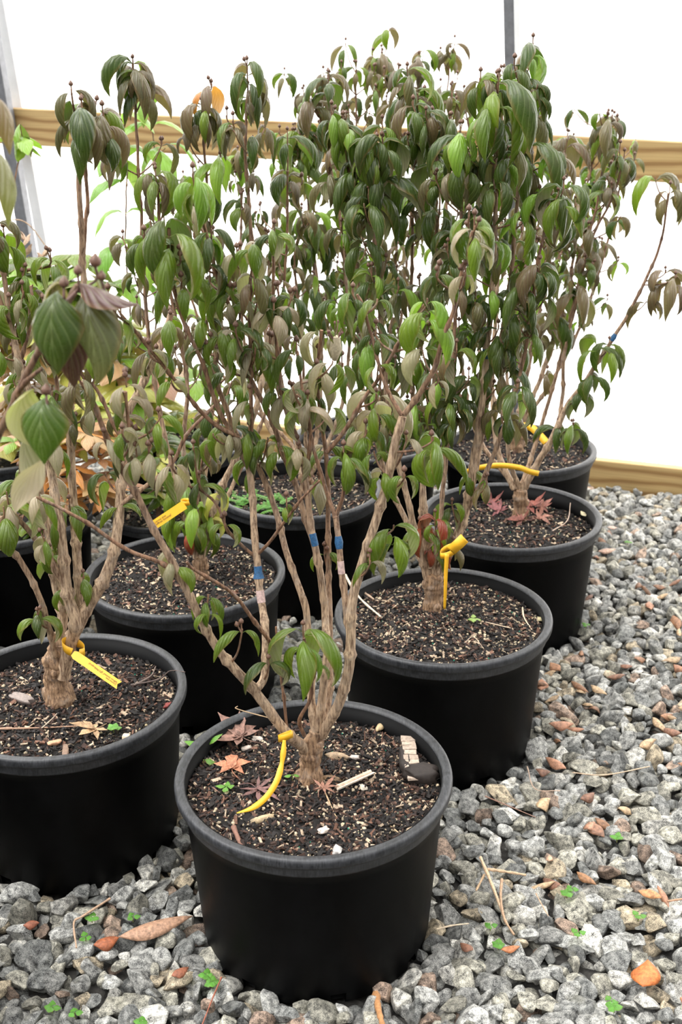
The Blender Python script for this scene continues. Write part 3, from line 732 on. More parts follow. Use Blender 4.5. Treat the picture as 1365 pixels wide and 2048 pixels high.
q = mb.build('white_bark', M_ATTR, root, smooth=False); q['label'] = 'flaking white birch bark'
mb = MB(); v = ICO2[0].copy(); v = np.sign(v)*np.abs(v)**.6
for c, dm in (((a0+a1)/2+sd_*.009+np.array((0, 0, -.006)), (.010, .037, .009)), (a1-dv*.16-sd_*.014+np.array((0, 0, -.004)), (.028, .018, .014))):
    ang = math.atan2(dv[1], dv[0])-PI/2; M3 = np.array(Matrix.Rotation(ang, 3, 'Z'))
    mb.add((v*np.array(dm)*(1+.15*np.sin(v@rs.randn(3, 3)*5)))@M3.T+c, ICO2[1], (.022, .015, .012))
mb.build('rotten_wood', M_ATTR, root)
sl = MB(); s0 = np.array(on_soil('A', 660, 1578, .008)); s1 = np.array(on_soil('A', 738, 1545, .014)); d_ = s1-s0; ln = np.linalg.norm(d_); d_ /= ln; sd2 = np.cross(d_, (0, 0, 1.))
for off, cc in ((-.0045, (.62, .48, .36)), (-.0012, (.45, .33, .24)), (.0025, (.66, .55, .44))):
    v = CUBE[:, :1]*d_*ln*rs.uniform(.85, 1)+CUBE[:, 1:2]*sd2*.0036+CUBE[:, 2:]*np.array((0, 0, .0035))+(s0+s1)/2+sd2*off+rs.randn(8, 3)*.0008; sl.add(v, CF, cc)
tag(sl.build('wood_sliver', M_ATTR, smooth=False, loc=Vector(s0)), 'pale split wood sliver right of the trunk in the front pot', 'wood')
twig([on_soil('A', 555, 1440, .02), on_soil('A', 470, 1415, .045), on_soil('A', 468, 1408, .05)], .0011, TAN, 'thin straw leaning on the back rim of the front pot', None)
for i, (a, b_, l_) in enumerate((((415, 1570), (440, 1590), 'short brown stalk at the left in the front pot'), ((640, 1585), (660, 1632), 'straw stalk under the star-shaped leaf in the front pot'), ((700, 1435), (745, 1446), 'reddish wood strip at the back right of the front pot'), ((585, 1590), (570, 1612), 'thin pinkish stalk in the middle of the front pot'), ((765, 1650), (790, 1672), 'thin straw at the front of the front pot'), ((455, 1650), (470, 1690), 'rotten brown strip near the front left rim of the front pot'))):
    twig([on_soil('A', *a), on_soil('A', *b_)], .0012 if i != 5 else .004, TAN if i in (1, 4) else (.2, .1, .07), l_, None)
for i, (x_, y_, w_, c_, l_) in enumerate(((506, 1475, .018, (.55, .48, .42), 'pale grey bark flake by the strap loop in the front pot'), (635, 1660, .017, (.62, .52, .44), 'cream chip at the centre front of the front pot'), (662, 1700, .020, (.42, .40, .38), 'grey frayed chip at the front rim of the front pot'), (716, 1575, .016, (.60, .52, .42), 'cream stone under the wood sliver'), (700, 1515, .016, (.5, .43, .38), 'pale flake right of the trunk in the front pot'), (484, 1492, .016, (.5, .42, .36), 'pale flake left of the strap in the front pot'))):
    chunk(on_soil('A', x_, y_, .005), (w_, w_*.6, .006), (.2, .1, i*.7), c_, l_, 'bark_flake', 'bark flake', .6, i)
# left pot
maple_leaf(on_soil('E', 180, 1452, .006), .042, (.50, .32, .18), 'tan dead maple leaf at the front of the left pot', az=-2.5, lobes=6, narrow=.38, seed=11, tilt=(0, .15))
seedling(on_soil('E', 219, 1454), 5, .015, 'clover-like green seedling beside the tan maple leaf', 12, .8, (.2, .5, .1))
curled_leaf(on_soil('E', 268, 1452, .005), .050, .020, .95, (.45, .36, .2), 'pale curled leaf near the right rim of the left pot', 13, .7, 1.6, .4, group=None)
twig([on_soil('E', -20, 1444, .006), on_soil('E', 60, 1444, .007), on_soil('E', 143, 1442, .006)], .0018, (.34, .2, .13), 'long straight brown stalk lying across the left pot', None)
twig([on_soil('E', 72, 1447, .008), on_soil('E', 92, 1430, .012), on_soil('E', 106, 1416, .01)], .0009, (.5, .4, .3), 'thin pale stalk crossing the long brown stalk', None)
twig([on_soil('E', 255, 1362, .006), on_soil('E', 310, 1352, .012), on_soil('E', 335, 1335, .03), on_soil('E', 364, 1338, .038)], .0016, (.10, .07, .06), 'dark twig reaching over the right rim of the left pot', None)
twig([on_soil('E', 262, 1362, .006), on_soil('E', 295, 1345, .012), on_soil('E', 306, 1325, .02)], .0018, (.16, .12, .10), 'grey twig rising near the right rim of the left pot', None)
chunk(on_soil('E', 36, 1385, .008), (.050, .018, .012), (0, -.1, -.6), (.22, .18, .16), 'grey weathered bark piece left of the trunk in the left pot', 'bark_flake', 'bark flake', .7, 21)
chunk(on_soil('E', 100, 1474, .006), (.022, .010, .006), (0, 0, .4), (.5, .27, .16), 'reddish tan wood chip in the left pot', 'bark_flake', 'bark flake', .5, 22)
chunk(on_soil('E', 122, 1490, .006), (.010, .036, .006), (0, 0, .2), (.20, .13, .09), 'brown bark strip at the front rim of the left pot', 'bark_flake', 'bark flake', .5, 23)
chunk(on_soil('E', 244, 1466, .007), (.013, .013, .011), (0, 0, 0), (.66, .52, .36), 'cream rounded pebble near the front rim of the left pot', 'pebble', 'pebble', .2, 24)
chunk(on_soil('E', 330, 1404, .010), (.018, .010, .008), (0, 0, .8), (.20, .035, .03), 'dark red leaf scrap by the right rim of the left pot', 'bark_flake', 'bark flake', .8, 25)
# pot right of centre
twig([on_soil('B', 688, 1150, .05), on_soil('B', 715, 1195, .02), on_soil('B', 760, 1237, .006)], .0028, (.66, .55, .42), 'long pale stick lying at the left of the pot right of centre', None)
twig([on_soil('B', 700, 1170, .02), on_soil('B', 728, 1188, .010), on_soil('B', 745, 1200, .006)], .0030, (.42, .30, .21), 'tan stick behind the long pale stick', None)
twig([on_soil('B', 1042, 1222, .008), on_soil('B', 1045, 1243, .008), on_soil('B', 1062, 1270, .006)], .0016, (.6, .48, .34), 'pale bent stick near the right rim of the pot right of centre', None)
twig([on_soil('B', 960, 1248, .006), on_soil('B', 1022, 1264, .006)], .0013, (.55, .42, .3), 'thin straw beside the small seedling in the pot right of centre', None)
twig([on_soil('B', 925, 1290, .006), on_soil('B', 943, 1279, .016), on_soil('B', 963, 1303, .006)], .0009, (.5, .38, .28), 'thin arched straw at the front of the pot right of centre', None)
curled_leaf(on_soil('B', 1055, 1243, .006), .042, .026, -.1, (.42, .36, .2), 'tan torn leaf by the right rim of the pot right of centre', 31, .4, .7, .35, group=None)
seedling(on_soil('B', 944, 1249), 4, .017, 'pale green seedling in the middle of the pot right of centre', 32, .6, (.35, .5, .14))
# reddish leaves in the third pot
for i, (x_, y_, a_, sz, c_) in enumerate(((1060, 1022, .2, .045, (.24, .07, .05)), (1085, 1025, 1.4, .04, (.30, .12, .09)), (1045, 1048, 2.6, .045, (.22, .08, .06)), (1078, 1046, -.6, .040, (.30, .14, .10)), (985, 1015, 1.0, .04, (.20, .06, .05)), (1000, 1030, 2.0, .035, (.22, .07, .07)))):
    maple_leaf(on_soil('C', x_, y_, .008), sz, c_, 'crumpled reddish maple leaf piled around the trunk in the third pot on the right', az=a_, seed=40+i, narrow=.34, curl=1.3, tilt=(.3, -.2), group='reddish leaves in the third pot')
twig([on_soil('C', 1105, 1070, .006), on_soil('C', 1135, 1050, .012), on_soil('C', 1142, 1015, .03)], .0015, (.5, .38, .3), 'pale forked twig at the right in the pot with reddish leaves', None)
curled_leaf(on_soil('C', 1172, 1042, .02), .026, .014, 1.9, (.5, .44, .28), 'small pale oval leaf inside the right rim of the pot with reddish leaves', 47, .3, .4, .5, group=None)
twig([on_soil('C', 1097, 1010, .01), on_soil('C', 1112, 990, .03)], .0012, (.7, .7, .7), 'short white straw standing in the pot with reddish leaves', None)
# feathery weed at the left rim of pot G
mb = MB(); r_ = random.Random(9); wp = on_soil('G', 495, 1005, .004)
for k in range(26):
    p0 = np.array(on_soil('G', 462+k*4.4, 992+r_.uniform(-8, 24)+k*.7, .004)); a = r_.uniform(0, 6.28)
    d = np.array((math.cos(a), math.sin(a)*.7, .35)); 
    for t in np.linspace(.1, 1, 6):
        for sd_ in (-1, 1): leaf(mb, p0+d*.034*t, a+sd_*1.0, .35, .015*(1.1-.5*t), .005, .2, .3, (.14, .42, .07), r_, 3, 2, 0, 0, pet=.02)
    tube(mb, [p0, p0+d*.036], .0006, 4, (.2, .4, .1))
tag(mb.build('feathery_weed', M_LEAF, loc=wp), 'bright green feathery weed along the left rim of its pot', 'weed')

# ground litter, traced
def gleaf(px, py, L, Wd, az, col, label, seed, **k): return curled_leaf(on_ground(px, py, .034), L, Wd, az, col, label, seed, mat=M_DRYLEAF, **k)
gleaf(1268, 1985, .052, .046, 1.2, (.48, .14, .035), 'bright orange dead leaf on the gravel near the bottom right corner', 51, bend=.3, fold=.5, elev=.5, group=None)
gleaf(1262, 1792, .042, .018, -.5, (.40, .19, .08), 'brown oval leaf standing in the gravel at right, above the bright orange one', 52, bend=.3, fold=.5, elev=.3, group=None)
gleaf(1140, 1752, .045, .02, -.9, (.26, .13, .06), 'dark brown narrow leaf in the gravel at right of the front pot', 53, bend=.3, fold=.9, elev=.3, group=None)
gleaf(1165, 1668, .040, .034, 1.0, (.36, .19, .12), 'crumpled brown leaf on the gravel right of the pot right of centre', 54, bend=.6, fold=1.4, elev=.3, group=None)
gleaf(1090, 1455, .060, .034, .2, (.36, .18, .11), 'curled brown leaf just right of the pot right of centre', 55, bend=.5, fold=1.4, elev=.3, group=None)
gleaf(1270, 1505, .055, .030, .6, (.44, .30, .18), 'tan folded leaf on the gravel level with the birch bark', 56, bend=.5, fold=1.3, elev=.4, group=None)
gleaf(985, 1905, .035, .018, .3, (.40, .15, .06), 'small rusty leaf by the right foot of the front pot', 57, bend=.4, fold=.9, elev=.3, group=None)
gleaf(930, 1905, .03, .02, 2.3, (.22, .10, .06), 'dark brown leaf scrap by the right foot of the front pot', 58, group=None)
gleaf(1085, 1730, .022, .014, 1.4, (.50, .30, .2), 'small pinkish tan leaf on the gravel beside the crossed sticks', 59, group=None)
gleaf(220, 1865, .13, .045, .45, (.38, .22, .14), 'long torn brown oak leaf between the left pot and the front pot', 60, bend=.15, fold=.8, elev=.15, group=None)
gleaf(170, 1880, .045, .034, .5, (.30, .09, .035), 'shiny rust red leaf left of the torn oak leaf', 61, bend=.4, fold=.8, elev=.3, group=None)
gleaf(30, 1838, .028, .02, .4, (.26, .09, .05), 'small dark red leaf at the left edge under the left pot', 62, group=None)
gleaf(325, 1945, .036, .022, .8, (.30, .11, .06), 'brown leaf in the gravel left of the front pot foot', 63, group=None)
gleaf(1215, 1065, .035, .02, .3, (.55, .40, .33), 'pinkish tan flat leaf near the base board', 64, group=None)
gleaf(1195, 1112, .055, .028, .1, (.50, .33, .25), 'pinkish broad leaf on the gravel right of the third pot', 65, bend=.3, group=None)
rr = random.Random(77)
for k in range(46):
    for _ in range(50):
        px = rr.uniform(1060, 1365); py = rr.choice((rr.uniform(1040, 1480), rr.uniform(1180, 1460), rr.uniform(1040, 1960)))
        p = on_ground(px, py, .030)
        if not in_pot(p.x, p.y, .04) and not hidden(p.x, p.y): break
    curled_leaf(p, rr.uniform(.03, .06), rr.uniform(.014, .034), rr.uniform(0, 6.28), (lambda f_, c_: [c*f_ for c in c_])(rr.uniform(.6, 1.2), rr.choice((BR, (.30, .15, .09), (.22, .11, .07), TAN))), 'dried brown leaf among the gravel along the right side', 100+k, rr.uniform(.3, .9), rr.uniform(.6, 1.6), rr.uniform(.0, .5), group='dried leaves among the gravel along the right side')
def gtwig(pts, r, col, label): twig([on_ground(x, y, .036+dz) for x, y, dz in pts], r, col, label, None)
gtwig([(948, 1720, .012), (968, 1770, .006), (990, 1830, 0)], .0032, (.60, .42, .27), 'tan split stick, longest of those lying right of the front pot')
gtwig([(962, 1744, .010), (1000, 1750, .008), (1038, 1757, .004)], .0028, (.55, .38, .24), 'tan stick lying crossways over the longest stick')
gtwig([(955, 1755, .002), (938, 1786, -.002)], .0024, (.48, .33, .2), 'short tan stick left of the crossed sticks')
gtwig([(990, 1765, .006), (987, 1800, .006), (993, 1842, 0), (1012, 1876, -.004)], .0026, (.42, .27, .17), 'brown stick curving down right of the crossed sticks')
gtwig([(858, 1862, 0), (890, 1855, .004), (922, 1852, .002)], .0016, (.62, .5, .36), 'thin straw by the right side of the front pot')
gtwig([(1058, 1795, 0), (1068, 1815, .004), (1082, 1840, 0)], .0012, (.45, .3, .2), 'thin brown stalk right of the crossed sticks')
gtwig([(733, 1990, -.02), (738, 2020, -.008), (745, 2050, 0)], .0055, (.45, .22, .09), 'orange brown stick poking out under the front pot')
gtwig([(205, 1788, .004), (150, 1822, .006), (132, 1835, .004), (136, 1885, 0)], .0020, (.45, .3, .2), 'forked dry stalk below the left pot')
gtwig([(425, 1950, 0), (405, 1995, .004), (383, 2048, 0)], .0014, (.30, .10, .06), 'thin reddish stalk at the bottom left of the front pot')
gtwig([(1045, 1540, 0), (1060, 1585, .006), (1110, 1590, .006)], .0012, (.45, .32, .24), 'thin looped stalk right of the second pot')
gtwig([(1135, 1554, 0), (1200, 1560, .01), (1290, 1545, .004)], .0014, (.50, .36, .25), 'long thin stalk arched across the gravel at right')
gtwig([(960, 1598, 0), (1010, 1620, .006), (1060, 1642, 0)], .0014, (.26, .15, .11), 'dark forked stalk in front of the pot right of centre')
gtwig([(1320, 1815, .004), (1375, 1808, .008)], .0020, (.36, .2, .12), 'brown stick entering from the right edge')
gtwig([(1345, 2010, 0), (1362, 2048, .006)], .0030, (.30, .14, .08), 'reddish brown stick in the bottom right corner')
for i, (x_, y_) in enumerate(((1128, 1790), (1120, 1800), (965, 1862), (1262, 1848), (1202, 2018), (1210, 2030), (168, 1830), (250, 1830), (155, 1870), (85, 2008), (130, 2020), (395, 1950), (405, 1965), (263, 2040), (1222, 1690), (980, 1900), (1140, 1880), (1168, 1262), (1255, 1098))):
    plc = 'left of the front pot' if x_ < 500 else 'right of the pots'
    seedling(on_ground(x_, y_, .030), rr.choice((3, 4, 5)), .013, f'tiny green clover sprout in the gravel {plc}', 200+i, .85, (.12, .36, .05), .006)['group'] = f'clover sprouts {plc}'

# ------------------------------------------------------------------ yellow plant tags
def strap(name, pts, wd, label, normals=None, text=None, parent_thick=.0005):
    Q = smooth_path(pts, 8); T = np.gradient(Q, axis=0); T /= np.linalg.norm(T, axis=1)[:, None]
    if normals is None: nn = np.tile(np.array((0, -.6, .8)), (len(Q), 1))
    else: nn = np.stack([np.interp(np.linspace(0, 1, len(Q)), np.linspace(0, 1, len(normals)), np.array(normals, float)[:, i]) for i in range(3)], 1)
    Bv = np.cross(T, nn); Bv /= np.linalg.norm(Bv, axis=1)[:, None]
    w_ = wd/2*np.ones(len(Q))
    V = np.concatenate([Q-Bv*w_[:, None], Q+Bv*w_[:, None]]); k = len(Q)
    mb = MB(); mb.add(V, [[i, i+k, i+k+1, i+1] for i in range(k-1)]); o = mb.build(name, M_YEL, loc=Vector(Q[0]))
    md = o.modifiers.new('thickness', 'SOLIDIFY'); md.thickness = parent_thick
    tag(o, label, 'plant tag', 'yellow strap tags tied to the shrubs'); return o, Q, T, nn
def tag_text(o, lines, origin, xdir, up, size):
    cu = bpy.data.curves.new('lettering', 'FONT'); cu.body = '\n'.join(lines); cu.size = size; cu.space_line = .85; cu.extrude = .00005; cu.resolution_u = 2
    t = bpy.data.objects.new('lettering', cu); COL.objects.link(t)
    dg = bpy.context.evaluated_depsgraph_get(); me = bpy.data.meshes.new_from_object(t.evaluated_get(dg)); bpy.data.objects.remove(t); bpy.data.curves.remove(cu)
    me.materials.clear(); me.materials.append(M_INK); q = bpy.data.objects.new('lettering', me); COL.objects.link(q); q.parent = o
    X = Vector(xdir).normalized(); Z = X.cross(Vector(up)).normalized(); Y = Z.cross(X)
    M = Matrix((X, Y, Z)).transposed().to_4x4(); M.translation = Vector(origin)-o.location; q.matrix_local = M; return q
YA = 1.56
def ringpath(c, r, n=14, tilt=0., a0=0.):
    return [np.array(c)+np.array((math.cos(a)*r, math.sin(a)*r, math.sin(a)*tilt)) for a in np.linspace(a0, a0+2*PI, n)]
YA0 = 1.505
ca = np.array(at(563, 1470, YA0)); rp = [ca+np.array((math.cos(a)*.0115, math.sin(a)*.013, .004*math.cos(a)-.006*math.sin(a))) for a in np.linspace(.5, .5+2*PI*.93, 12)]
o, Q, T, _ = strap('plant_tag', [tuple(p) for p in rp], .011, 'yellow strap tag looped on the front shrub with its tail curling to the soil', [(math.cos(a), math.sin(a), 0) for a in np.linspace(.5, .5+2*PI*.93, 12)])
tailp = [at(560, 1478, 1.490), at(558, 1500, 1.482), at(553, 1530, 1.470), at(542, 1562, 1.452), at(521, 1592, 1.432), at(494, 1612, 1.417), at(462, 1622, 1.408)]
Q2 = smooth_path([tuple(p) for p in tailp], 8); T2 = np.gradient(Q2, axis=0); T2 /= np.linalg.norm(T2, axis=1)[:, None]
nn = np.stack([np.interp(np.linspace(0, 1, len(Q2)), [0, .5, 1], v) for v in ((0, .25, .3), (-1, -.8, -.5), (.2, .45, .85))], 1); Bv = np.cross(T2, nn); Bv /= np.linalg.norm(Bv, axis=1)[:, None]
wv_ = np.interp(np.linspace(0, 1, len(Q2)), [0, .12, .2, .3, .38, .8, 1], [.0024, .0038, .0046, .0030, .0047, .0044, .0006]); k = len(Q2)
mb = MB(); mb.add(np.concatenate([Q2-Bv*wv_[:, None], Q2+Bv*wv_[:, None]]), [[i, i+k, i+k+1, i+1] for i in range(k-1)]); q = mb.build('strap_tail', M_YEL, o); md = q.modifiers.new('t', 'SOLIDIFY'); md.thickness = .0005
# left pot tag with lettering
ce = np.array(at(142, 1284, 1.80)); rp = [ce+np.array((math.cos(a)*.019, math.sin(a)*.018, -.008*math.cos(a))) for a in np.linspace(-.9, -.9+2*PI*.9, 12)]
o, *_ = strap('plant_tag', [tuple(p) for p in rp], .016, 'yellow tag lettered with the plant name on the shrub in the left pot', [(math.cos(a), math.sin(a), 0) for a in np.linspace(-.9, -.9+2*PI*.9, 12)])
A_ = np.array(at(140, 1296, 1.760)); B_ = np.array(at(232, 1362, 1.722)); d_ = (B_-A_)/np.linalg.norm(B_-A_); vw = np.array((0, -.75, .66)); sdv = np.cross(d_, vw); sdv /= np.linalg.norm(sdv); hw_ = .0075
mb = MB(); pp = [A_-sdv*hw_*.6, A_+sdv*hw_*.6, A_+d_*.006+sdv*hw_, B_+sdv*hw_, B_-d_*.004, B_-sdv*hw_, A_+d_*.006-sdv*hw_]
mb.add(np.concatenate([pp, [(A_+B_)/2]]), [[i, (i+1) % 7, 7] for i in range(7)]); q = mb.build('strap_tail', M_YEL, o, smooth=False); md = q.modifiers.new('t', 'SOLIDIFY'); md.thickness = .0006
nrm = np.cross(sdv, d_); nrm = nrm if nrm[1] < 0 else -nrm
up_ = sdv if (np.cross(-d_, sdv)@nrm) > 0 else -sdv
tag_text(o, ['Cornus mas', "'Saffron Sentinel' (JFS PN4Legacy)"], B_-d_*.005+up_*.0010+nrm*.0009, -d_, up_, .0046)
# tag on the shrub in the middle left pot
cf = np.array(at(372, 998, 2.24)); rp = ringpath(cf, .010, 10)
o, *_ = strap('plant_tag', [tuple(p) for p in rp], .010, 'yellow lettered tag slanting up to the right over the middle left pot', [(math.cos(a), math.sin(a), 0) for a in np.linspace(0, 2*PI, 10)])
A_ = np.array(at(370, 1003, 2.225)); B_ = np.array(at(306, 1044, 2.215)); d_ = (B_-A_)/np.linalg.norm(B_-A_); vw = np.array((0, -.9, .42)); sdv = np.cross(d_, vw); sdv /= np.linalg.norm(sdv); hw_ = .0095
mb = MB(); pp = [A_-sdv*hw_, A_+sdv*hw_, B_+sdv*hw_, B_-sdv*hw_]; mb.add(pp, [[0, 1, 2, 3]]); q = mb.build('strap_tail', M_YEL, o, smooth=False); md = q.modifiers.new('t', 'SOLIDIFY'); md.thickness = .0006
nrm = np.cross(sdv, d_); nrm = nrm if nrm[1] < 0 else -nrm; X_ = -d_; up_ = sdv if (np.cross(X_, sdv)@nrm) > 0 else -sdv
tag_text(o, ['Cornus mas', "'Saffron Sentinel'"], B_+X_*.004+up_*.0018+nrm*.0009, X_, up_, .0062)
# hanging strap right of centre
cb = np.array(at(896, 1106, 2.085)); rp = [cb+np.array((math.cos(a)*.0165, math.sin(a)*.0165, .008*math.cos(a))) for a in np.linspace(0, 2*PI, 14)]
o, *_ = strap('plant_tag', [tuple(p) for p in rp], .012, 'yellow strap tag hanging straight down the trunk right of centre', [(math.cos(a), math.sin(a), 0) for a in np.linspace(0, 2*PI, 14)])
for nm, pts, w0 in (('strap_end', [at(900, 1106, 2.05), at(915, 1094, 2.045), at(929, 1081, 2.05)], .011), ('strap_tail', [at(893, 1112, 2.05), at(890, 1150, 2.045), at(888, 1190, 2.04), at(886, 1222, 2.04)], .0045)):
    Q2 = smooth_path([tuple(p) for p in pts], 6); T2 = np.gradient(Q2, axis=0); T2 /= np.linalg.norm(T2, axis=1)[:, None]; Bv = np.cross(T2, np.array((.2, -1, .3))); Bv /= np.linalg.norm(Bv, axis=1)[:, None]; k = len(Q2)
    wv_ = w0*np.linspace(1, .55 if nm == 'strap_tail' else 1, k)
    mb = MB(); mb.add(np.concatenate([Q2-Bv*wv_[:, None], Q2+Bv*wv_[:, None]]), [[i, i+k, i+k+1, i+1] for i in range(k-1)]); q = mb.build(nm, M_YEL, o); md = q.modifiers.new('t', 'SOLIDIFY'); md.thickness = .0006
o, *_ = strap('plant_tag', [at(934, 949, 2.62), at(962, 941, 2.58), at(1000, 937, 2.565), at(1040, 942, 2.56), at(1060, 950, 2.56), at(1080, 955, 2.57)], .013, 'yellow strap tag spread level between the stems over the pot with reddish leaves', [(0, -1, .25)]*3)
cd = np.array(at(1055, 866, 3.07)); o, *_ = strap('plant_tag', [tuple(p) for p in [cd+np.array((-.03, .02, .01)), cd+np.array((-.01, -.005, .012)), np.array(at(1066, 862, 3.05)), np.array(at(1082, 877, 3.03)), np.array(at(1096, 893, 3.01))]], .020, 'yellow strap tag on the trunk in the farthest right pot', [(0, -1, .3)]*3)

# ------------------------------------------------------------------ shrubs
G_ = 'cornelian cherry shrubs in the black pots'
# A: front shrub, traced stem by stem
A = Shrub('cornelian_cherry_shrub', atz(610, 1560, SOILZ['A']), 'open many-stemmed shrub growing in the front pot', 'shrub', G_, 1, True, 'gggd')
T1 = at(614, 1500, A.base.y+.0); T2_ = at(622, 1462, A.base.y+.0)
A.trunk([at(612, 1535, A.base.y), T1, T2_], [.0185, .0195, .0165, .0175, .014, .010], .8)
mkb = lambda x, y: (x, y, .028, M_BLUE, 'blue_paint_mark'); mkp = lambda x, y: (x, y, .035, M_PINK, 'pink_paint_mark')
A.stem([(606, 1497, 0), (585, 1482, -.02), (568, 1468, -.045), (540, 1430, -.055), (505, 1380, -.065), (430, 1292, -.08), (376, 1185, -.10), (330, 1095, -.11), (300, 1040, -.115), (272, 975, -.12), (228, 895, -.13), (198, 812, -.14), (171, 752, -.15)], .0095, .0032)
A.stem([(504, 1380, -.065), (522, 1350, -.05), (527, 1280, -.03), (518, 1185, 0), (511, 1090, .02), (507, 1000, .04), (500, 935, .05), (492, 900, .05)], .0066, .0052, marks=[mkb(517, 1140), mkp(519, 1195)])
A.stem([(497, 930, .05), (465, 860, .05), (438, 802, .04), (410, 720, .03), (385, 660, .02), (368, 620, .02), (352, 540, 0), (349, 450, -.01)], .0040, .0026)
A.stem([(496, 925, .05), (505, 870, .05), (507, 760, .05), (509, 640, .05), (512, 552, .04)], .0036, .0024)
A.stem([(622, 1462, 0), (616, 1400, .01), (615, 1330, .02), (606, 1215, .03), (575, 1110, .05), (550, 1020, .07), (524, 940, .08), (500, 905, .09), (478, 868, .09), (440, 770, .08), (400, 650, .07)], .0070, .0035)
A.stem([(640, 1150, .04), (628, 1090, .05), (607, 1020, .06), (588, 955, .07), (565, 890, .07), (545, 835, .07), (500, 740, .07), (478, 640, .06), (447, 560, .05), (430, 480, .04), (418, 430, .02), (405, 365, .0)], .0055, .0022)
A.stem([(628, 1458, 0), (636, 1400, 0), (646, 1330, .0), (650, 1290, .01), (645, 1215, .03), (638, 1140, .03), (628, 1085, .03), (618, 1020, .04), (611, 950, .04)], .0072, .0046, marks=[mkb(627, 1073)])
A.stem([(611, 950, .04), (622, 905, .03), (625, 860, .02), (612, 800, .02), (598, 788, .02)], .0034, .0022)
A.stem([(611, 950, .04), (600, 880, .05), (570, 800, .06), (560, 700, .06), (556, 620, .06), (558, 470, .05)], .0034, .0022)
A.stem([(634, 1452, .01), (650, 1400, .03), (656, 1300, .05), (656, 1180, .07), (656, 1085, .08), (657, 1000, .09), (655, 920, .10), (645, 840, .10), (640, 760, .10), (650, 660, .09)], .0058, .0026)
A.stem([(636, 1470, 0), (668, 1410, -.02), (690, 1350, -.03), (697, 1280, -.03), (703, 1200, -.03), (722, 1130, -.03), (745, 1060, -.03), (765, 1000, -.03), (783, 940, -.03), (795, 880, -.03), (808, 835, -.03)], .0090, .0058)
A.stem([(697, 1280, -.03), (688, 1200, -.02), (681, 1130, -.01), (676, 1080, 0), (672, 1034, .01)], .0058, .0044, marks=[mkb(677, 1082), mkp(680, 1140)])
A.stem([(672, 1034, .01), (688, 985, .01), (690, 920, 0), (690, 900, 0)], .0034, .0020)
A.stem([(672, 1034, .01), (655, 985, .02), (632, 900, .03), (614, 800, .03), (600, 700, .04)], .0036, .0020)
A.stem([(812, 830, -.03), (845, 790, -.04), (872, 745, -.05), (898, 670, -.06), (915, 630, -.06), (932, 560, -.07), (945, 505, -.08), (957, 468, -.08)], .0044, .0022)
A.stem([(806, 832, -.03), (785, 790, -.02), (765, 730, -.01), (750, 670, 0), (737, 620, 0), (722, 590, 0)], .0034, .0020)
A.stem([(657, 905, .02), (690, 865, .02), (730, 800, .01), (768, 752, 0), (810, 680, -.02), (835, 645, -.03), (860, 610, -.03)], .0034, .0020)
A.stem([(372, 1180, -.10), (330, 1125, -.11), (250, 1090, -.12), (165, 1030, -.13), (75, 982, -.14)], .0034, .0022)
A.stem([(545, 1290, -.03), (512, 1250, -.04), (470, 1190, -.06), (430, 1160, -.08), (380, 1130, -.09), (370, 1118, -.09)], .0034, .0022)
A.stem([(515, 1115, .02), (480, 1085, .01), (455, 1055, 0), (430, 1000, 0), (402, 975, 0)], .0028, .0018)
A.stem([(508, 1112, .02), (545, 1075, .0), (580, 1025, -.02), (640, 960, -.03)], .0028, .0018)
A.stem([(600, 1470, -.02), (590, 1440, -.03), (612, 1400, -.04), (618, 1370, -.04), (612, 1330, -.05), (602, 1275, -.06)], .0034, .0022)
A.stem([(566, 1460, -.045), (562, 1400, -.04), (555, 1340, -.03), (548, 1250, -.02)], .0026, .0016)
A.stem([(480, 870, .05), (430, 840, .04), (365, 765, .02), (305, 690, 0), (250, 620, -.02)], .0036, .0022)
A.stem([(270, 970, -.12), (268, 900, -.12), (262, 840, -.12), (255, 775, -.12)], .0032, .0022)
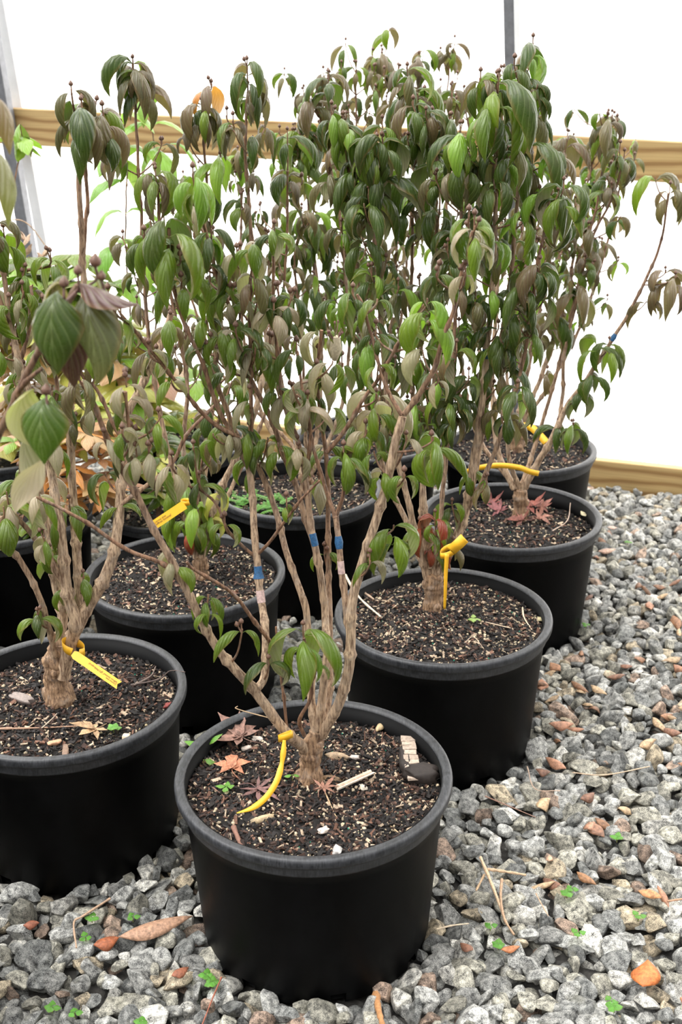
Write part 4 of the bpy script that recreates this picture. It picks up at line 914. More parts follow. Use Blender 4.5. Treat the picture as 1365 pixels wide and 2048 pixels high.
for c in ((400, 352, 110, 6, 'gl'), (349, 440, 165, 6, 'gd'), (372, 560, 95, 4, 'gu'), (512, 553, 90, 4, 'ub'), (516, 492, 80, 4, 'gu'), (560, 462, 85, 4, 'gd'), (434, 462, 85, 4, 'gd'), (454, 660, 85, 4, 'gu'), (470, 590, 80, 3, 'gu'),
          (517, 700, 70, 2, 'gd'), (556, 618, 80, 4, 'du'), (715, 590, 92, 4, 'gd'), (862, 612, 125, 7, 'gl'), (648, 668, 90, 3, 'gu'), (640, 752, 95, 4, 'gu'), (592, 788, 92, 4, 'gu'), (757, 800, 118, 6, 'gu'), (690, 905, 100, 6, 'gg'), (762, 738, 65, 2, 'g'),
          (852, 706, 78, 3, 'gu'), (866, 888, 112, 6, 'gg'), (785, 1062, 100, 6, 'gg'), (738, 1130, 66, 3, 'gu'), (766, 952, 66, 3, 'gu'), (602, 1262, 135, 7, 'gl'), (479, 1262, 82, 2, 'g'), (532, 1328, 78, 2, 'gd'), (413, 1192, 66, 4, 'g'), (345, 1105, 100, 6, 'gu'),
          (450, 1050, 58, 2, 'g'), (400, 962, 82, 4, 'gd'), (347, 930, 85, 4, 'gu'), (390, 896, 66, 3, 'd'), (258, 766, 98, 6, 'gu'), (276, 910, 72, 3, 'u'), (350, 762, 66, 2, 'gu'), (322, 832, 72, 3, 'gd'), (462, 872, 66, 2, 'u'), (502, 862, 66, 3, 'g'), (538, 880, 74, 3, 'g'),
          (574, 1012, 48, 2, 'g'), (640, 962, 74, 3, 'gu'), (648, 1110, 52, 2, 'g'), (628, 1332, 50, 2, 'g'), (600, 900, 74, 4, 'gu'), (560, 892, 80, 4, 'gu'), (960, 468, 90, 5, 'ug'), (940, 560, 60, 2, 'u'), (880, 770, 60, 2, 'u'), (690, 735, 74, 3, 'gd'), (560, 780, 70, 3, 'gd'), (505, 800, 62, 3, 'gu'),
          (432, 870, 70, 3, 'gu'), (300, 900, 70, 3, 'gu'), (430, 560, 78, 4, 'gd'), (400, 470, 90, 4, 'gl'), (487, 640, 78, 3, 'gu'), (600, 700, 74, 4, 'gd'), (590, 600, 74, 3, 'd'), (165, 750, 90, 4, 'b'), (80, 985, 76, 4, 'gu'), (212, 870, 66, 3, 'u'), (415, 1225, 60, 2, 'g'), (250, 622, 84, 4, 'gb'), (305, 700, 70, 3, 'bu'), (735, 870, 80, 4, 'gu'), (810, 960, 76, 3, 'gu')):
    A.cl(*c)
A.auto(f0=.45, step=.070, L=.055, tw=(.015, .06), n=(2, 2, 3, 4), dens=.45, ymax=930, key='gdgu', tip=False)
A.finish()
sp_ = empty('dry_seed_head', at(684, 665, A.base.y+.09), 'dried flower stalk cluster standing in the middle of the front shrub', 'seed head')
mb = MB(); c0 = np.array(at(678, 700, A.base.y+.09)); tube(mb, [np.array(at(676, 720, A.base.y+.09)), c0, c0+np.array((.001, 0, .02))], [.004, .010, .006], 10, (.42, .36, .25)); mb.build('seed_capsule', M_ATTR, sp_)
mb = MB(); r_ = random.Random(4)
for k in range(14):
    e = c0+np.array((r_.uniform(-.016, .016), r_.uniform(-.012, .012), r_.uniform(.02, .045))); tube(mb, [c0+np.array((0, 0, .012)), (c0+e)/2+np.array((0, 0, .006)), e], .0007, 5, (.22, .12, .10)); tube(mb, [e-np.array((0, 0, .002)), e, e+np.array((0, 0, .002))], [.001, .0018, .001], 5, (.20, .10, .09))
mb.build('stalks', M_ATTR, sp_)

# E: shrub in the left pot
E_ = Shrub('cornelian_cherry_shrub', atz(118, 1392, SOILZ['E']), 'thick-trunked shrub growing in the left pot', 'shrub', G_, 2, True, 'ggdu')
E_.trunk([at(108, 1360, E_.base.y), at(106, 1320, E_.base.y), at(112, 1275, E_.base.y)], [.024, .026, .0215, .020, .0185, .015], 1.0)
E_.stem([(118, 1340, -.01), (133, 1290, -.02), (146, 1235, -.03), (135, 1190, -.03), (126, 1110, -.03), (115, 1010, -.03), (102, 930, -.02), (95, 860, -.01), (60, 760, 0), (30, 640, .02), (8, 460, .03)], .0135, .0035)
E_.stem([(140, 1262, -.02), (165, 1215, -.02), (205, 1150, -.02), (228, 1085, -.02), (237, 1020, -.01), (245, 950, 0), (250, 880, .01), (258, 820, .02), (290, 760, .03), (330, 680, .05), (350, 620, .06)], .0120, .0050)
E_.stem([(112, 1275, 0), (122, 1220, .01), (110, 1160, .02), (103, 1080, .03), (85, 1000, .04), (80, 940, .05), (70, 820, .06), (40, 700, .07), (20, 560, .08)], .0105, .0035)
E_.stem([(150, 1215, .0), (155, 1150, .01), (152, 1090, .02), (147, 1000, .03), (145, 900, .03), (143, 820, .03), (152, 740, .03), (168, 690, .03), (176, 620, .02), (176, 520, .02), (172, 400, .0), (172, 290, 0), (165, 215, 0)], .0095, .0036)
E_.stem([(176, 560, .02), (181, 440, .02), (186, 400, .02), (186, 300, .02), (196, 235, .02)], .0036, .0026)
E_.stem([(105, 1300, -.02), (92, 1240, -.04), (70, 1165, -.06), (40, 1110, -.07), (18, 1080, -.08), (0, 1020, -.08)], .0062, .0045)
E_.stem([(130, 1165, -.03), (100, 1110, -.04), (65, 1060, -.05), (40, 1030, -.06), (20, 1010, -.06)], .0058, .0040)
E_.stem([(250, 925, 0), (270, 900, -.01), (235, 850, -.02), (200, 770, -.02), (172, 745, -.02), (150, 690, -.02)], .0040, .0024)
E_.stem([(80, 940, .04), (62, 860, .04), (45, 740, .04), (70, 620, .05), (48, 540, .06), (110, 520, .06)], .0045, .0026)
E_.stem([(95, 850, 0), (120, 770, 0), (95, 680, 0), (75, 600, 0), (70, 560, 0)], .0042, .0024)
E_.stem([(240, 1000, -.01), (300, 960, 0), (350, 915, .02), (380, 860, .03), (450, 790, .05)], .0045, .0028)
E_.stem([(30, 640, .02), (0, 560, .02), (-20, 450, .02)], .0032, .0026)
for c in ((160, 178, 92, 3, 'bd'), (180, 215, 125, 6, 'bd'), (222, 228, 125, 6, 'bd'), (205, 215, 90, 4, 'bg'), (20, 466, 100, 4, 'g'), (4, 440, 90, 4, 'gb'), (112, 512, 78, 4, 'gb'), (55, 545, 66, 3, 'gb'), (28, 600, 84, 3, 'g'), (90, 690, 74, 3, 'g'), (160, 700, 78, 3, 'gu'), (52, 735, 80, 3, 'gu'),
          (110, 780, 80, 4, 'gd'), (185, 810, 66, 3, 'ub'), (250, 830, 60, 2, 'b'), (150, 840, 60, 3, 'bu'), (140, 1004, 90, 4, 'gu'), (88, 1070, 66, 3, 'gu'), (100, 1095, 62, 4, 'g'), (72, 1222, 80, 4, 'gd'), (165, 1148, 60, 3, 'g'), (130, 1170, 66, 4, 'g'), (15, 980, 110, 5, 'gu'), (42, 940, 100, 4, 'g'), (215, 945, 86, 3, 'gd'), (8, 1010, 120, 4, 'g'), (240, 1010, 60, 2, 'g'),
          (300, 850, 74, 4, 'gd'), (350, 640, 78, 4, 'gb'), (320, 700, 74, 4, 'gd'), (100, 880, 76, 4, 'gu'), (60, 830, 74, 4, 'gu'), (200, 700, 74, 3, 'bd')):
    E_.cl(*c)
E_.auto(f0=.45, step=.07, L=.052, tw=(.02, .06), n=(2, 3, 4), dens=.40, stems=[0, 2, 8, 9], tip=False, key='ggbu')
E_.finish()

def body(key, base_px, label, seed, stems, trunk=(.017, .018, .013), kk='gd', tr_h=70, tilt=0, **k):
    s = Shrub('cornelian_cherry_shrub', atz(*base_px, SOILZ[key]), label, 'shrub', G_, seed, False, kk, k.get('dark', 0))
    x, y = base_px; s.trunk([at(x+tilt*.5, y-tr_h*.5, s.base.y), at(x+tilt, y-tr_h, s.base.y)], list(trunk), .6)
    for st in stems: s.stem(st[0], st[1]*.84, st[2]*.78, marks=st[3] if len(st) > 3 else ())
    return s
# B: right of centre
B = body('B', (862, 1222), 'tall dense shrub with a thick clear trunk growing in the pot right of centre', 3, [
    ([(866, 1160, 0), (905, 1095, 0), (930, 1035, 0), (940, 985, -.01), (955, 900, -.02), (970, 800, -.03), (980, 720, -.03), (992, 600, -.04), (1000, 500, -.05), (1005, 380, -.06), (1008, 300, -.06), (1012, 175, -.06)], .0135, .0036, [mkb(978, 715)]),
    ([(925, 1045, 0), (950, 960, .02), (968, 870, .03), (985, 780, .04), (1010, 680, .05), (1030, 560, .05), (1045, 430, .05), (1055, 300, .05), (1062, 170, .05)], .0085, .0035),
    ([(856, 1160, 0), (850, 1080, .02), (845, 1000, .03), (860, 900, .04), (875, 760, .05), (883, 600, .05), (884, 450, .04), (888, 320, .04), (880, 235, .04)], .0100, .0035),
    ([(852, 1160, 0), (830, 1060, .0), (800, 930, 0), (780, 800, 0), (772, 680, 0), (762, 520, -.01), (764, 400, -.01), (768, 290, -.02)], .0095, .0034),
    ([(850, 1150, 0), (815, 1050, .04), (770, 940, .06), (745, 800, .08), (730, 650, .09), (722, 480, .08), (712, 350, .07), (702, 255, .06)], .0080, .0032),
    ([(865, 1150, 0), (880, 1050, -.03), (890, 960, -.04), (905, 840, -.05), (915, 700, -.06), (925, 560, -.06), (935, 420, -.06), (940, 285, -.06)], .0075, .0030),
    ([(860, 1140, 0), (850, 1000, .06), (835, 860, .10), (830, 700, .12), (835, 500, .12), (845, 330, .12), (852, 190, .12)], .0080, .0030),
    ([(930, 1035, 0), (980, 940, -.03), (1015, 850, -.05), (1050, 740, -.06), (1075, 600, -.07), (1100, 470, -.08), (1130, 400, -.08)], .0070, .0030),
], (.022, .0205, .021, .019), 'dddgb', 68, 4)
for c in ((1015, 170, 150, 6, 'dg'), (1068, 300, 130, 4, 'd'), (1035, 320, 120, 4, 'dl'), (1065, 245, 95, 3, 'gb'), (850, 182, 110, 5, 'db'), (868, 235, 95, 4, 'd'), (842, 262, 90, 4, 'dg'), (935, 275, 90, 5, 'gl'), (878, 320, 120, 4, 'd'), (925, 345, 95, 5, 'gu'), (702, 245, 90, 5, 'g'), (745, 285, 85, 5, 'gd'), (780, 290, 100, 5, 'd'),
          (725, 330, 120, 6, 'd'), (770, 350, 120, 6, 'd'), (810, 350, 110, 5, 'd'), (750, 400, 105, 5, 'd'), (1140, 388, 120, 5, 'dg'), (1035, 495, 110, 7, 'g'), (1060, 560, 110, 5, 'd'), (1045, 620, 100, 5, 'd'), (960, 600, 80, 4, 'dg'), (905, 575, 80, 4, 'dg'), (990, 780, 70, 3, 'gd'), (900, 800, 78, 5, 'gd'), (875, 815, 70, 4, 'gd'), (925, 815, 70, 4, 'd'),
          (1005, 820, 70, 3, 'gb'), (950, 955, 60, 3, 'gb'), (975, 975, 60, 3, 'gb'), (870, 1045, 70, 5, 'gr'), (845, 1060, 74, 4, 'gr'), (895, 1060, 66, 4, 'gb'), (905, 1015, 62, 4, 'gd'), (860, 1100, 58, 4, 'rg'), (905, 1100, 50, 3, 'br')):
    B.cl(*c)
B.auto(f0=.30, step=.056, L=.074, tw=(.02, .085), n=(3, 4, 4, 5), dens=.66, key='dddgbl', Lt=.08)
B.finish()
# C
C = body('C', (1040, 1045), 'wide shrub over the reddish dead leaves, one stem reaching the right edge', 4, [
    ([(1045, 990, 0), (1075, 940, -.02), (1110, 880, -.03), (1140, 820, -.03), (1175, 775, -.04), (1215, 715, -.04), (1250, 665, -.04), (1285, 605, -.05), (1315, 545, -.05), (1338, 480, -.06), (1350, 400, -.06)], .0115, .0028, [mkb(1241, 689)]),
    ([(1030, 985, 0), (1005, 930, .02), (995, 880, .03), (990, 780, .05), (998, 650, .07), (1010, 520, .08), (1018, 380, .08), (1020, 260, .08), (1025, 160, .08)], .0100, .0034),
    ([(1040, 985, 0), (1020, 920, -.02), (1025, 850, -.02), (1050, 720, -.02), (1075, 600, -.02), (1100, 480, -.03), (1120, 380, -.03)], .0080, .0030),
    ([(1045, 980, 0), (1090, 850, .02), (1120, 750, .03), (1150, 640, .04), (1180, 520, .05), (1210, 400, .06), (1230, 270, .06)], .0075, .0030),
    ([(1112, 878, -.03), (1130, 810, 0), (1135, 720, 0), (1160, 620, .01), (1190, 500, .02), (1240, 400, .03), (1262, 330, .03)], .0070, .0030),
    ([(1035, 985, 0), (960, 880, .05), (930, 740, .08), (915, 600, .10), (905, 450, .12), (910, 300, .12), (920, 190, .12)], .0070, .0030),
], (.020, .018, .016), 'dgb', 58, 3)
for c in ((1325, 375, 95, 2, 'gb'), (1352, 400, 80, 4, 'b'), (1340, 560, 85, 5, 'bp'), (1360, 570, 85, 4, 'bp'), (1300, 618, 55, 2, 'bd'), (1225, 700, 80, 4, 'gd'), (1200, 700, 84, 4, 'gd'), (1190, 760, 66, 4, 'd'), (1150, 860, 66, 4, 'gd'), (1120, 860, 66, 3, 'd'), (1165, 590, 90, 5, 'db'), (1110, 640, 90, 5, 'bd'), (1100, 760, 66, 2, 'b'), (1170, 800, 60, 3, 'd'), (1232, 250, 80, 4, 'bp'), (1150, 290, 90, 5, 'bd'), (1085, 480, 90, 4, 'b')):
    C.cl(*c)
C.auto(f0=.50, step=.060, L=.062, tw=(.02, .085), n=(2, 3, 4, 4), dens=.62, key='dgbbp', stems=[1, 2, 3, 4, 5], Lt=.07)
C.finish()
# D
D = body('D', (1035, 905), 'farthest right shrub with bronzed leaves against the rail', 5, [
    ([(1040, 860, 0), (1080, 780, 0), (1120, 680, 0), (1150, 560, 0), (1175, 440, 0), (1200, 330, 0), (1222, 255, 0)], .0095, .0032),
    ([(1035, 860, 0), (1060, 760, .02), (1085, 640, .03), (1105, 500, .04), (1130, 380, .05), (1150, 285, .05)], .0085, .0032),
    ([(1045, 860, 0), (1110, 770, -.03), (1160, 680, -.04), (1200, 580, -.05), (1235, 460, -.05), (1265, 335, -.05)], .0080, .0032),
    ([(1030, 860, 0), (1020, 740, .03), (1035, 600, .05), (1060, 450, .06), (1080, 320, .06), (1085, 200, .06)], .0080, .0032),
    ([(1028, 860, 0), (975, 760, .03), (955, 620, .05), (950, 450, .06), (955, 300, .06), (945, 190, .06)], .0080, .0030),
    ([(1048, 860, 0), (1095, 740, .02), (1140, 600, .02), (1190, 470, .02), (1240, 390, .02), (1250, 320, .02)], .0080, .0032),
    ([(1042, 860, 0), (1070, 700, -.04), (1110, 560, -.05), (1160, 470, -.05), (1185, 380, -.05)], .0080, .0032),
], (.022, .022, .018), 'bdg', 45, 3)
D.cl(1232, 248, 62, 4, 'bp'); D.cl(1162, 290, 70, 5, 'bg')
D.auto(f0=.28, step=.062, L=.060, tw=(.02, .10), n=(3, 4, 4), dens=.78, key='bbdgpl', Lt=.07)
D.finish()
# F
Fs = body('F', (398, 1150), 'shrub in the middle left pot with leafy shoots at its foot', 6, [
    ([(400, 1110, 0), (425, 1015, .02), (452, 955, .03), (480, 900, .03), (520, 800, .04), (540, 680, .05), (520, 560, .05), (512, 420, .04), (505, 300, .03), (512, 180, .03)], .0120, .0032),
    ([(390, 1110, 0), (380, 1000, 0), (370, 880, 0), (380, 760, 0), (360, 640, 0), (340, 520, 0), (330, 420, 0), (325, 345, 0)], .0080, .0032),
    ([(392, 1110, 0), (360, 980, .03), (330, 850, .05), (310, 720, .06), (300, 600, .06), (295, 460, .06), (290, 300, .06), (284, 120, .06)], .0080, .0030),
    ([(398, 1105, 0), (410, 960, .05), (430, 800, .07), (440, 640, .08), (435, 480, .08), (425, 330, .08), (420, 205, .08)], .0080, .0030),
    ([(402, 1100, 0), (470, 960, .08), (520, 860, .1), (560, 740, .12), (575, 600, .12), (585, 480, .12), (590, 340, .12)], .0075, .0030),
    ([(396, 1105, 0), (395, 1000, -.04), (410, 900, -.05), (440, 840, -.06), (470, 760, -.06)], .0060, .0030),
], (.017, .016, .014), 'dgb', 40, 2)
for c in ((284, 120, 98, 5, 'bd'), (300, 180, 90, 4, 'bd'), (512, 130, 105, 6, 'bd'), (440, 170, 82, 3, 'op'), (420, 212, 92, 5, 'bd'), (470, 235, 85, 4, 'bp'), (520, 275, 78, 3, 'db'), (325, 345, 95, 4, 'g'), (590, 275, 80, 4, 'db'), (455, 315, 95, 4, 'lp'), (395, 1000, 90, 4, 'Yl'), (370, 960, 90, 4, 'lg'), (415, 1010, 80, 4, 'lY'), (380, 1045, 80, 4, 'gr'), (405, 1050, 80, 4, 'gd'), (365, 1040, 74, 4, 'gl'), (350, 1010, 74, 3, 'g'), (420, 1040, 74, 3, 'gY'), (440, 985, 74, 3, 'Y')):
    Fs.cl(*c)
Fs.auto(f0=.42, step=.060, L=.062, tw=(.02, .085), n=(3, 4, 4), dens=.58, key='dgbbp', Lt=.075)
Fs.finish()
# G
G = body('G', (612, 985), 'shrub behind the front one, in the pot with the feathery weed', 7, [
    ([(612, 950, 0), (590, 850, 0), (560, 720, 0), (545, 600, .0), (555, 470, 0), (575, 360, 0), (600, 270, 0)], .0095, .0032),
    ([(618, 950, 0), (640, 850, .02), (650, 700, .03), (640, 560, .04), (630, 430, .05), (625, 330, .05), (618, 285, .05)], .0085, .0032),
    ([(622, 950, 0), (680, 840, 0), (705, 700, 0), (700, 560, 0), (690, 420, 0), (668, 300, 0), (650, 205, 0)], .0085, .0032),
    ([(608, 950, 0), (540, 850, .04), (500, 720, .06), (490, 560, .07), (495, 420, .08), (490, 300, .08)], .0080, .0032),
    ([(615, 940, 0), (615, 800, -.06), (610, 650, -.08), (600, 500, -.08), (640, 430, -.08)], .0070, .0030),
    ([(615, 945, 0), (580, 880, .08), (460, 760, .10), (400, 620, .12), (370, 480, .12), (380, 350, .12)], .0070, .0030),
], (.018, .018, .015), 'dbg', 40, 2)
for c in ((615, 270, 100, 7, 'dg'), (640, 205, 85, 4, 'bd'), (675, 160, 90, 5, 'db'), (600, 335, 80, 4, 'dg'), (640, 455, 90, 6, 'd'), (620, 480, 90, 6, 'd'), (630, 570, 95, 5, 'd'), (665, 440, 80, 4, 'gd')):
    G.cl(*c)
G.auto(f0=.30, step=.058, L=.062, tw=(.02, .09), n=(3, 4, 4), dens=.72, key='ddgbbl', Lt=.075)
G.finish()
# H
H = body('H', (742, 880), 'bronze-topped shrub in the back pot, the tallest at the back', 8, [
    ([(742, 845, 0), (720, 700, 0), (705, 560, 0), (695, 420, 0), (690, 280, 0), (672, 155, 0)], .0085, .0030),
    ([(745, 845, 0), (750, 700, .03), (755, 540, .04), (760, 380, .04), (770, 240, .04), (782, 110, .04)], .0085, .0030),
    ([(750, 845, 0), (800, 700, 0), (820, 560, 0), (835, 420, 0), (848, 280, 0), (856, 120, 0)], .0085, .0030),
    ([(748, 845, 0), (830, 740, .05), (870, 600, .07), (890, 440, .07), (900, 290, .07), (920, 110, .07)], .0080, .0026),
    ([(738, 845, 0), (690, 740, .04), (650, 600, .06), (635, 440, .06), (630, 300, .06), (625, 185, .06)], .0075, .0030),
    ([(745, 845, 0), (735, 650, -.06), (730, 450, -.08), (728, 280, -.08), (730, 140, -.08)], .0075, .0030),
    ([(748, 845, 0), (790, 650, -.06), (805, 450, -.08), (810, 280, -.08), (815, 150, -.08)], .0075, .0030),
], (.018, .018, .015), 'bpd', 40, 2)
H.cl(928, 95, 42, 3, 'pb'); H.cl(782, 118, 72, 4, 'pb')
H.auto(f0=.22, step=.060, L=.064, tw=(.02, .10), n=(3, 4, 4), dens=.74, key='bbpdg', Lt=.075)
H.finish()

# nearest branch, reaching in from the pot left of the frame
N = Shrub('cornelian_cherry_shrub', (-.80, 1.30, SOILZ['N']), 'nearest out-of-focus branch with large leaves at the left edge', 'shrub', G_, 9, True, 'db', .3)
N.trunk([(-.80, 1.30, .33), (-.795, 1.295, .40)], [.018, .018, .014], .4)
N.stem([(-.795, 1.295, .39), (-.70, 1.25, .55), (-.56, 1.19, .72)]+[tuple(at(*q)) for q in ((-90, 1010, 1.16), (0, 862, 1.14), (45, 765, 1.13), (85, 690, 1.12), (118, 632, 1.12), (142, 598, 1.12), (165, 560, 1.12))], .0085, .0030, px=False)
N.stem([tuple(at(*q)) for q in ((38, 775, 1.13), (60, 750, 1.12), (78, 735, 1.11), (92, 725, 1.11))], .0028, .002, px=False)
N.stem([(-.795, 1.295, .39), (-.74, 1.24, .7)]+[tuple(at(*q)) for q in ((-110, 640, 1.18), (-60, 420, 1.17), (-30, 300, 1.16), (-12, 200, 1.16))], .0070, .0030, px=False)
def big(px, py, Y, Lpx, wr, az, elev, bend, fold, key, label=None, roll=0., tc=.3, kk=4):
    mb = MB(); p = np.array(at(px, py, Y)); L = Lpx/F*proj(p)[2]
    leaf(mb, p, az, elev, L, L*wr, bend, fold, TINT[key][0] if isinstance(key, str) else key, N.rng, 16, 8, tc, roll, k=kk)
    o = mb.build('leaf', M_LEAF, N.root)
    if label: o['label'] = label
    return o
big(128, 570, 1.10, 195, .62, -1.75, .3, 1.9, .7, (.042, .078, .008))
big(138, 560, 1.12, 150, .48, 2.6, .9, 2.5, .7, (.20, .17, .04))
big(160, 556, 1.10, 165, .42, -.55, .15, .5, 1.1, (.10, .045, .04), None, 0, -.3)
big(168, 585, 1.11, 215, .50, -1.1, .5, 2.1, .6, (.07, .075, .03), None, 1.4)
big(140, 600, 1.12, 175, .46, -1.3, -.6, 1.0, .5, (.06, .025, .02))
big(178, 545, 1.14, 130, .35, .35, .9, 2.6, .6, (.14, .15, .04))
big(150, 548, 1.13, 120, .35, 2.9, 1.0, 2.4, .6, (.10, .12, .04))
big(150, 600, 1.15, 170, .42, -1.9, -.2, 1.4, .8, (.13, .14, .05))
big(98, 782, 1.09, 155, .68, -1.7, .3, 1.8, .6, (.050, .092, .008))
big(82, 768, 1.12, 150, .55, 3.0, .5, 2.2, .5, (.30, .30, .10), None, 1.2)
big(122, 885, 1.10, 165, .42, -2.35, .1, 1.0, .4, (.30, .23, .17), 'pale pinkish underside turned up', 2.6)
big(75, 850, 1.13, 170, .4, 2.6, .1, 1.9, .6, (.12, .13, .06))
big(-14, 185, 1.16, 150, .45, -.4, 1.0, 2.6, .6, (.20, .13, .06))
big(-30, 290, 1.14, 200, .5, -.2, .9, 2.6, .5, (.20, .19, .07))
big(-20, 300, 1.15, 130, .5, -1.4, .6, 2.2, .5, (.03, .05, .02))
for p_, r_b in (((200, 525, 1.11), .0060), ((165, 540, 1.10), .0045), ((212, 552, 1.11), .0045), ((137, 565, 1.09), .005), ((97, 778, 1.08), .005)):
    p = np.array(at(*p_)); bud_object(p, r_b, (.1, 0, 1), N.root); 
    mb = MB(); tube(mb, smooth_path([np.array(at(162 if p_[0] > 120 else 92, 572 if p_[1] < 700 else 790, 1.115)), p+np.array((0, 0, -.012)), p+np.array((0, 0, .002))], 5), .0014, 6, (.12, .06, .05)); mb.build('flower_stalk', M_BARK, N.root)

# ------------------------------------------------------------------ other plants at the back left
def leafy(name, key, label, cat, seed, stems, lv, base=None):
    """stems: pixel paths; lv: list of (px, py, dy, Lpx, n, width, tint, elev, bend)"""
    z = SOILZ[key]; x, y = POTS[key][:2]
    s = Shrub(name, base or (x, y, z), label, cat, None, seed, False, 'l')
    for st in stems:
        s.stem([tuple(s.base+Vector((0, 0, -.01)))]+[tuple(at(px, py, s.base.y+dy)) for px, py, dy in st], .004, .002, px=False, nodes=False)
    r = s.rng
    for (px, py, dy, Lpx, n, w_, kk, el, bd, sp_) in lv:
        mb = MB(); p = np.array(at(px, py, s.base.y+dy)); L = Lpx/F*proj(p)[2]; a0 = r.uniform(0, 6.28)
        best = min(s.samples, key=lambda q: np.linalg.norm(q[0]-p)+(1 if q[0][2] > p[2]+.01 else 0)) if s.samples else None
        if best is not None and np.linalg.norm(best[0]-p) < .3: tube(mb, smooth_path([best[0], (best[0]+p)/2+np.array((0, 0, -.01)), p], 4), .0013, 5, (.25, .12, .08), 1)
        for k in range(n):
            leaf(mb, p, a0+k*sp_/n+r.uniform(-.2, .2), el+r.uniform(-.25, .3), L*r.uniform(.8, 1.1), L*w_*r.uniform(.85, 1.15), bd*r.uniform(.7, 1.2), .35, tint(r, kk), r, 7, 4, .2, r.uniform(-.5, .5), k=2.5)
        mb.build('leaf_cluster', [M_LEAF, M_BARK], s.root)
    return s
r = random.Random(5); TWO = 2*PI
lv = [(r.uniform(95, 230), r.uniform(840, 985), r.uniform(-.08, .1), r.uniform(62, 85), 7, .30, 'ookk', .15, .5, TWO) for _ in range(22)]+[(r.uniform(20, 215), r.uniform(780, 880), r.uniform(-.02, .12), r.uniform(50, 70), 6, .4, 'kkYl', .2, .6, TWO) for _ in range(12)]+[(r.uniform(0, 90), r.uniform(960, 1060), -.1, 50, 5, .4, 'lg', .2, .8, TWO) for _ in range(7)]
leafy('maple_sapling', 'J', 'orange and salmon leaved low maple behind the left pot', 'shrub', 31, [[(60, 960, 0), (100, 900, 0)], [(90, 970, 0), (150, 890, 0)], [(110, 980, 0), (200, 900, 0)]], lv)
lv = [(r.uniform(150, 320), r.uniform(640, 850), r.uniform(-.18, .12), r.uniform(80, 115), 4, .62, 'YYYyk', .2, .7, TWO) for _ in range(38)]+[(r.uniform(300, 420), r.uniform(720, 900), r.uniform(-.1, .1), r.uniform(55, 75), 4, .6, 'Yly', .2, .9, TWO) for _ in range(14)]
lv += [(x_, y_, -.05, 125, 2, .36, 'lly', .9, 2.2, TWO) for x_, y_ in ((312, 185), (318, 245), (258, 230), (255, 320), (300, 300), (262, 420), (250, 490), (268, 360), (290, 500), (300, 570), (345, 290), (280, 560), (240, 560), (320, 620))]
leafy('broad_leaved_shrub', 'P', 'light green shrub at the back left with thin drooping bright leaves', 'shrub', 32, [[(275, 850, 0), (270, 650, 0), (262, 480, 0), (268, 320, 0), (262, 240, 0)], [(290, 850, 0), (310, 700, 0), (340, 480, 0), (325, 300, 0), (312, 190, 0)], [(250, 820, 0), (200, 720, 0)]], lv)
lv = [(r.uniform(20, 200), r.uniform(500, 640), r.uniform(-.1, .12), r.uniform(70, 95), 4, .5, 'dglg', .3, 1.0, TWO) for _ in range(26)]+[(r.uniform(-10, 120), r.uniform(640, 860), r.uniform(-.1, .12), r.uniform(70, 100), 4, .6, 'YkkkY', .2, .7, TWO) for _ in range(34)]
lv += [(55, 235, .1, 70, 2, .6, 'gl', -.9, .8, TWO), (58, 260, .1, 62, 3, .6, 'gl', .2, .9, TWO), (62, 275, .1, 45, 2, .6, 'gl', -.3, .8, TWO)]
leafy('broad_leaved_shrub', 'O', 'leafy green plant with pink and yellow lower leaves at the far left back', 'shrub', 33, [[(60, 800, 0), (100, 650, 0), (120, 520, 0)], [(30, 800, 0), (40, 640, 0), (60, 500, .05), (30, 420, .08), (62, 268, .1)], [(80, 800, 0), (180, 650, 0), (180, 520, 0)]], lv)
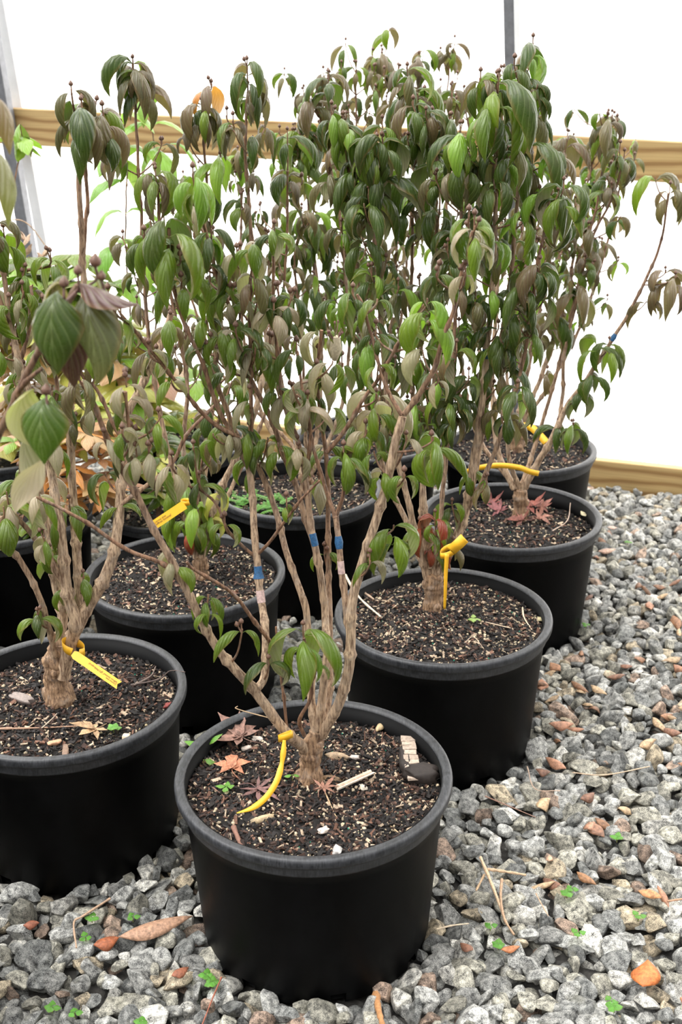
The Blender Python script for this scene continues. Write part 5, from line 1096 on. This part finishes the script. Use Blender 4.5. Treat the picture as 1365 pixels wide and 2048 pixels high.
lv = [(r.uniform(265, 360), r.uniform(900, 985), r.uniform(-.04, .05), r.uniform(45, 60), 4, .5, 'glYd', .2, .9, TWO) for _ in range(10)]
leafy('young_shrub', 'Q', 'low yellow green seedling plant in the small pot behind the middle left pot', 'shrub', 34, [[(310, 940, 0)], [(330, 930, 0)]], lv)
lv = [(r.uniform(-20, 25), r.uniform(1020, 1110), r.uniform(-.03, .03), 45, 4, .5, 'gl', .2, .9, TWO) for _ in range(4)]
# dried brown climbing stalk by the left hoop
mb = MB(); p0 = atz(70, 985, SOILZ['O']); p0.x = POTS['O'][0]+.05; p0.y = POTS['O'][1]
Q = smooth_path([p0, at(20, 700, 3.3), at(-10, 520, 3.35), at(20, 440, 3.4), at(45, 427, 3.4), at(72, 440, 3.4), at(100, 478, 3.4)], 6); tube(mb, Q, .0018, 6, (.42, .28, .18))
for k, (x_, y_) in enumerate(((40, 445), (52, 450), (72, 455), (75, 475), (68, 500), (85, 492), (110, 480), (30, 470), (55, 475), (70, 520))):
    leaf(mb, np.array(at(x_, y_, 3.4)), r.uniform(0, 6), -.2, .05, .026, .8, 1.3, (.40, .27, .18), r, 6, 4, .3, r.uniform(-1, 1), pet=.1)
tag(mb.build('dried_flower_stalk', M_DRYLEAF, loc=p0), 'arching dried brown stalk with withered heads in front of the left hoop', 'dried stalk')
# thin weeds growing up the sheet behind the base board, backlit fading put into their pale colour
for i, (x0, y0, x1, y1) in enumerate(((1238, 930, 1252, 880), (1290, 940, 1295, 858), (1283, 938, 1280, 870), (1318, 945, 1372, 862), (1352, 950, 1350, 925), (1262, 932, 1255, 915))):
    s0, z0 = wall_s(x0, y0, .02); s1, z1 = wall_s(x1, y1, .045); a = wallpt(s0, .043, .0); b_ = wallpt(s0, .043, z0); c_ = wallpt(s1, .045, z1)
    mb = MB(); tube(mb, smooth_path([a, b_, (b_+c_)/2+Vector((.002, 0, 0)), c_], 5), np.linspace(.0022, .0007, 16), 5, (.42, .42, .20)); tag(mb.build('grass_stalk', M_ATTR, loc=a), 'thin pale grass stalk against the white sheet above the base board', 'grass', 'grass stalks behind the base board')
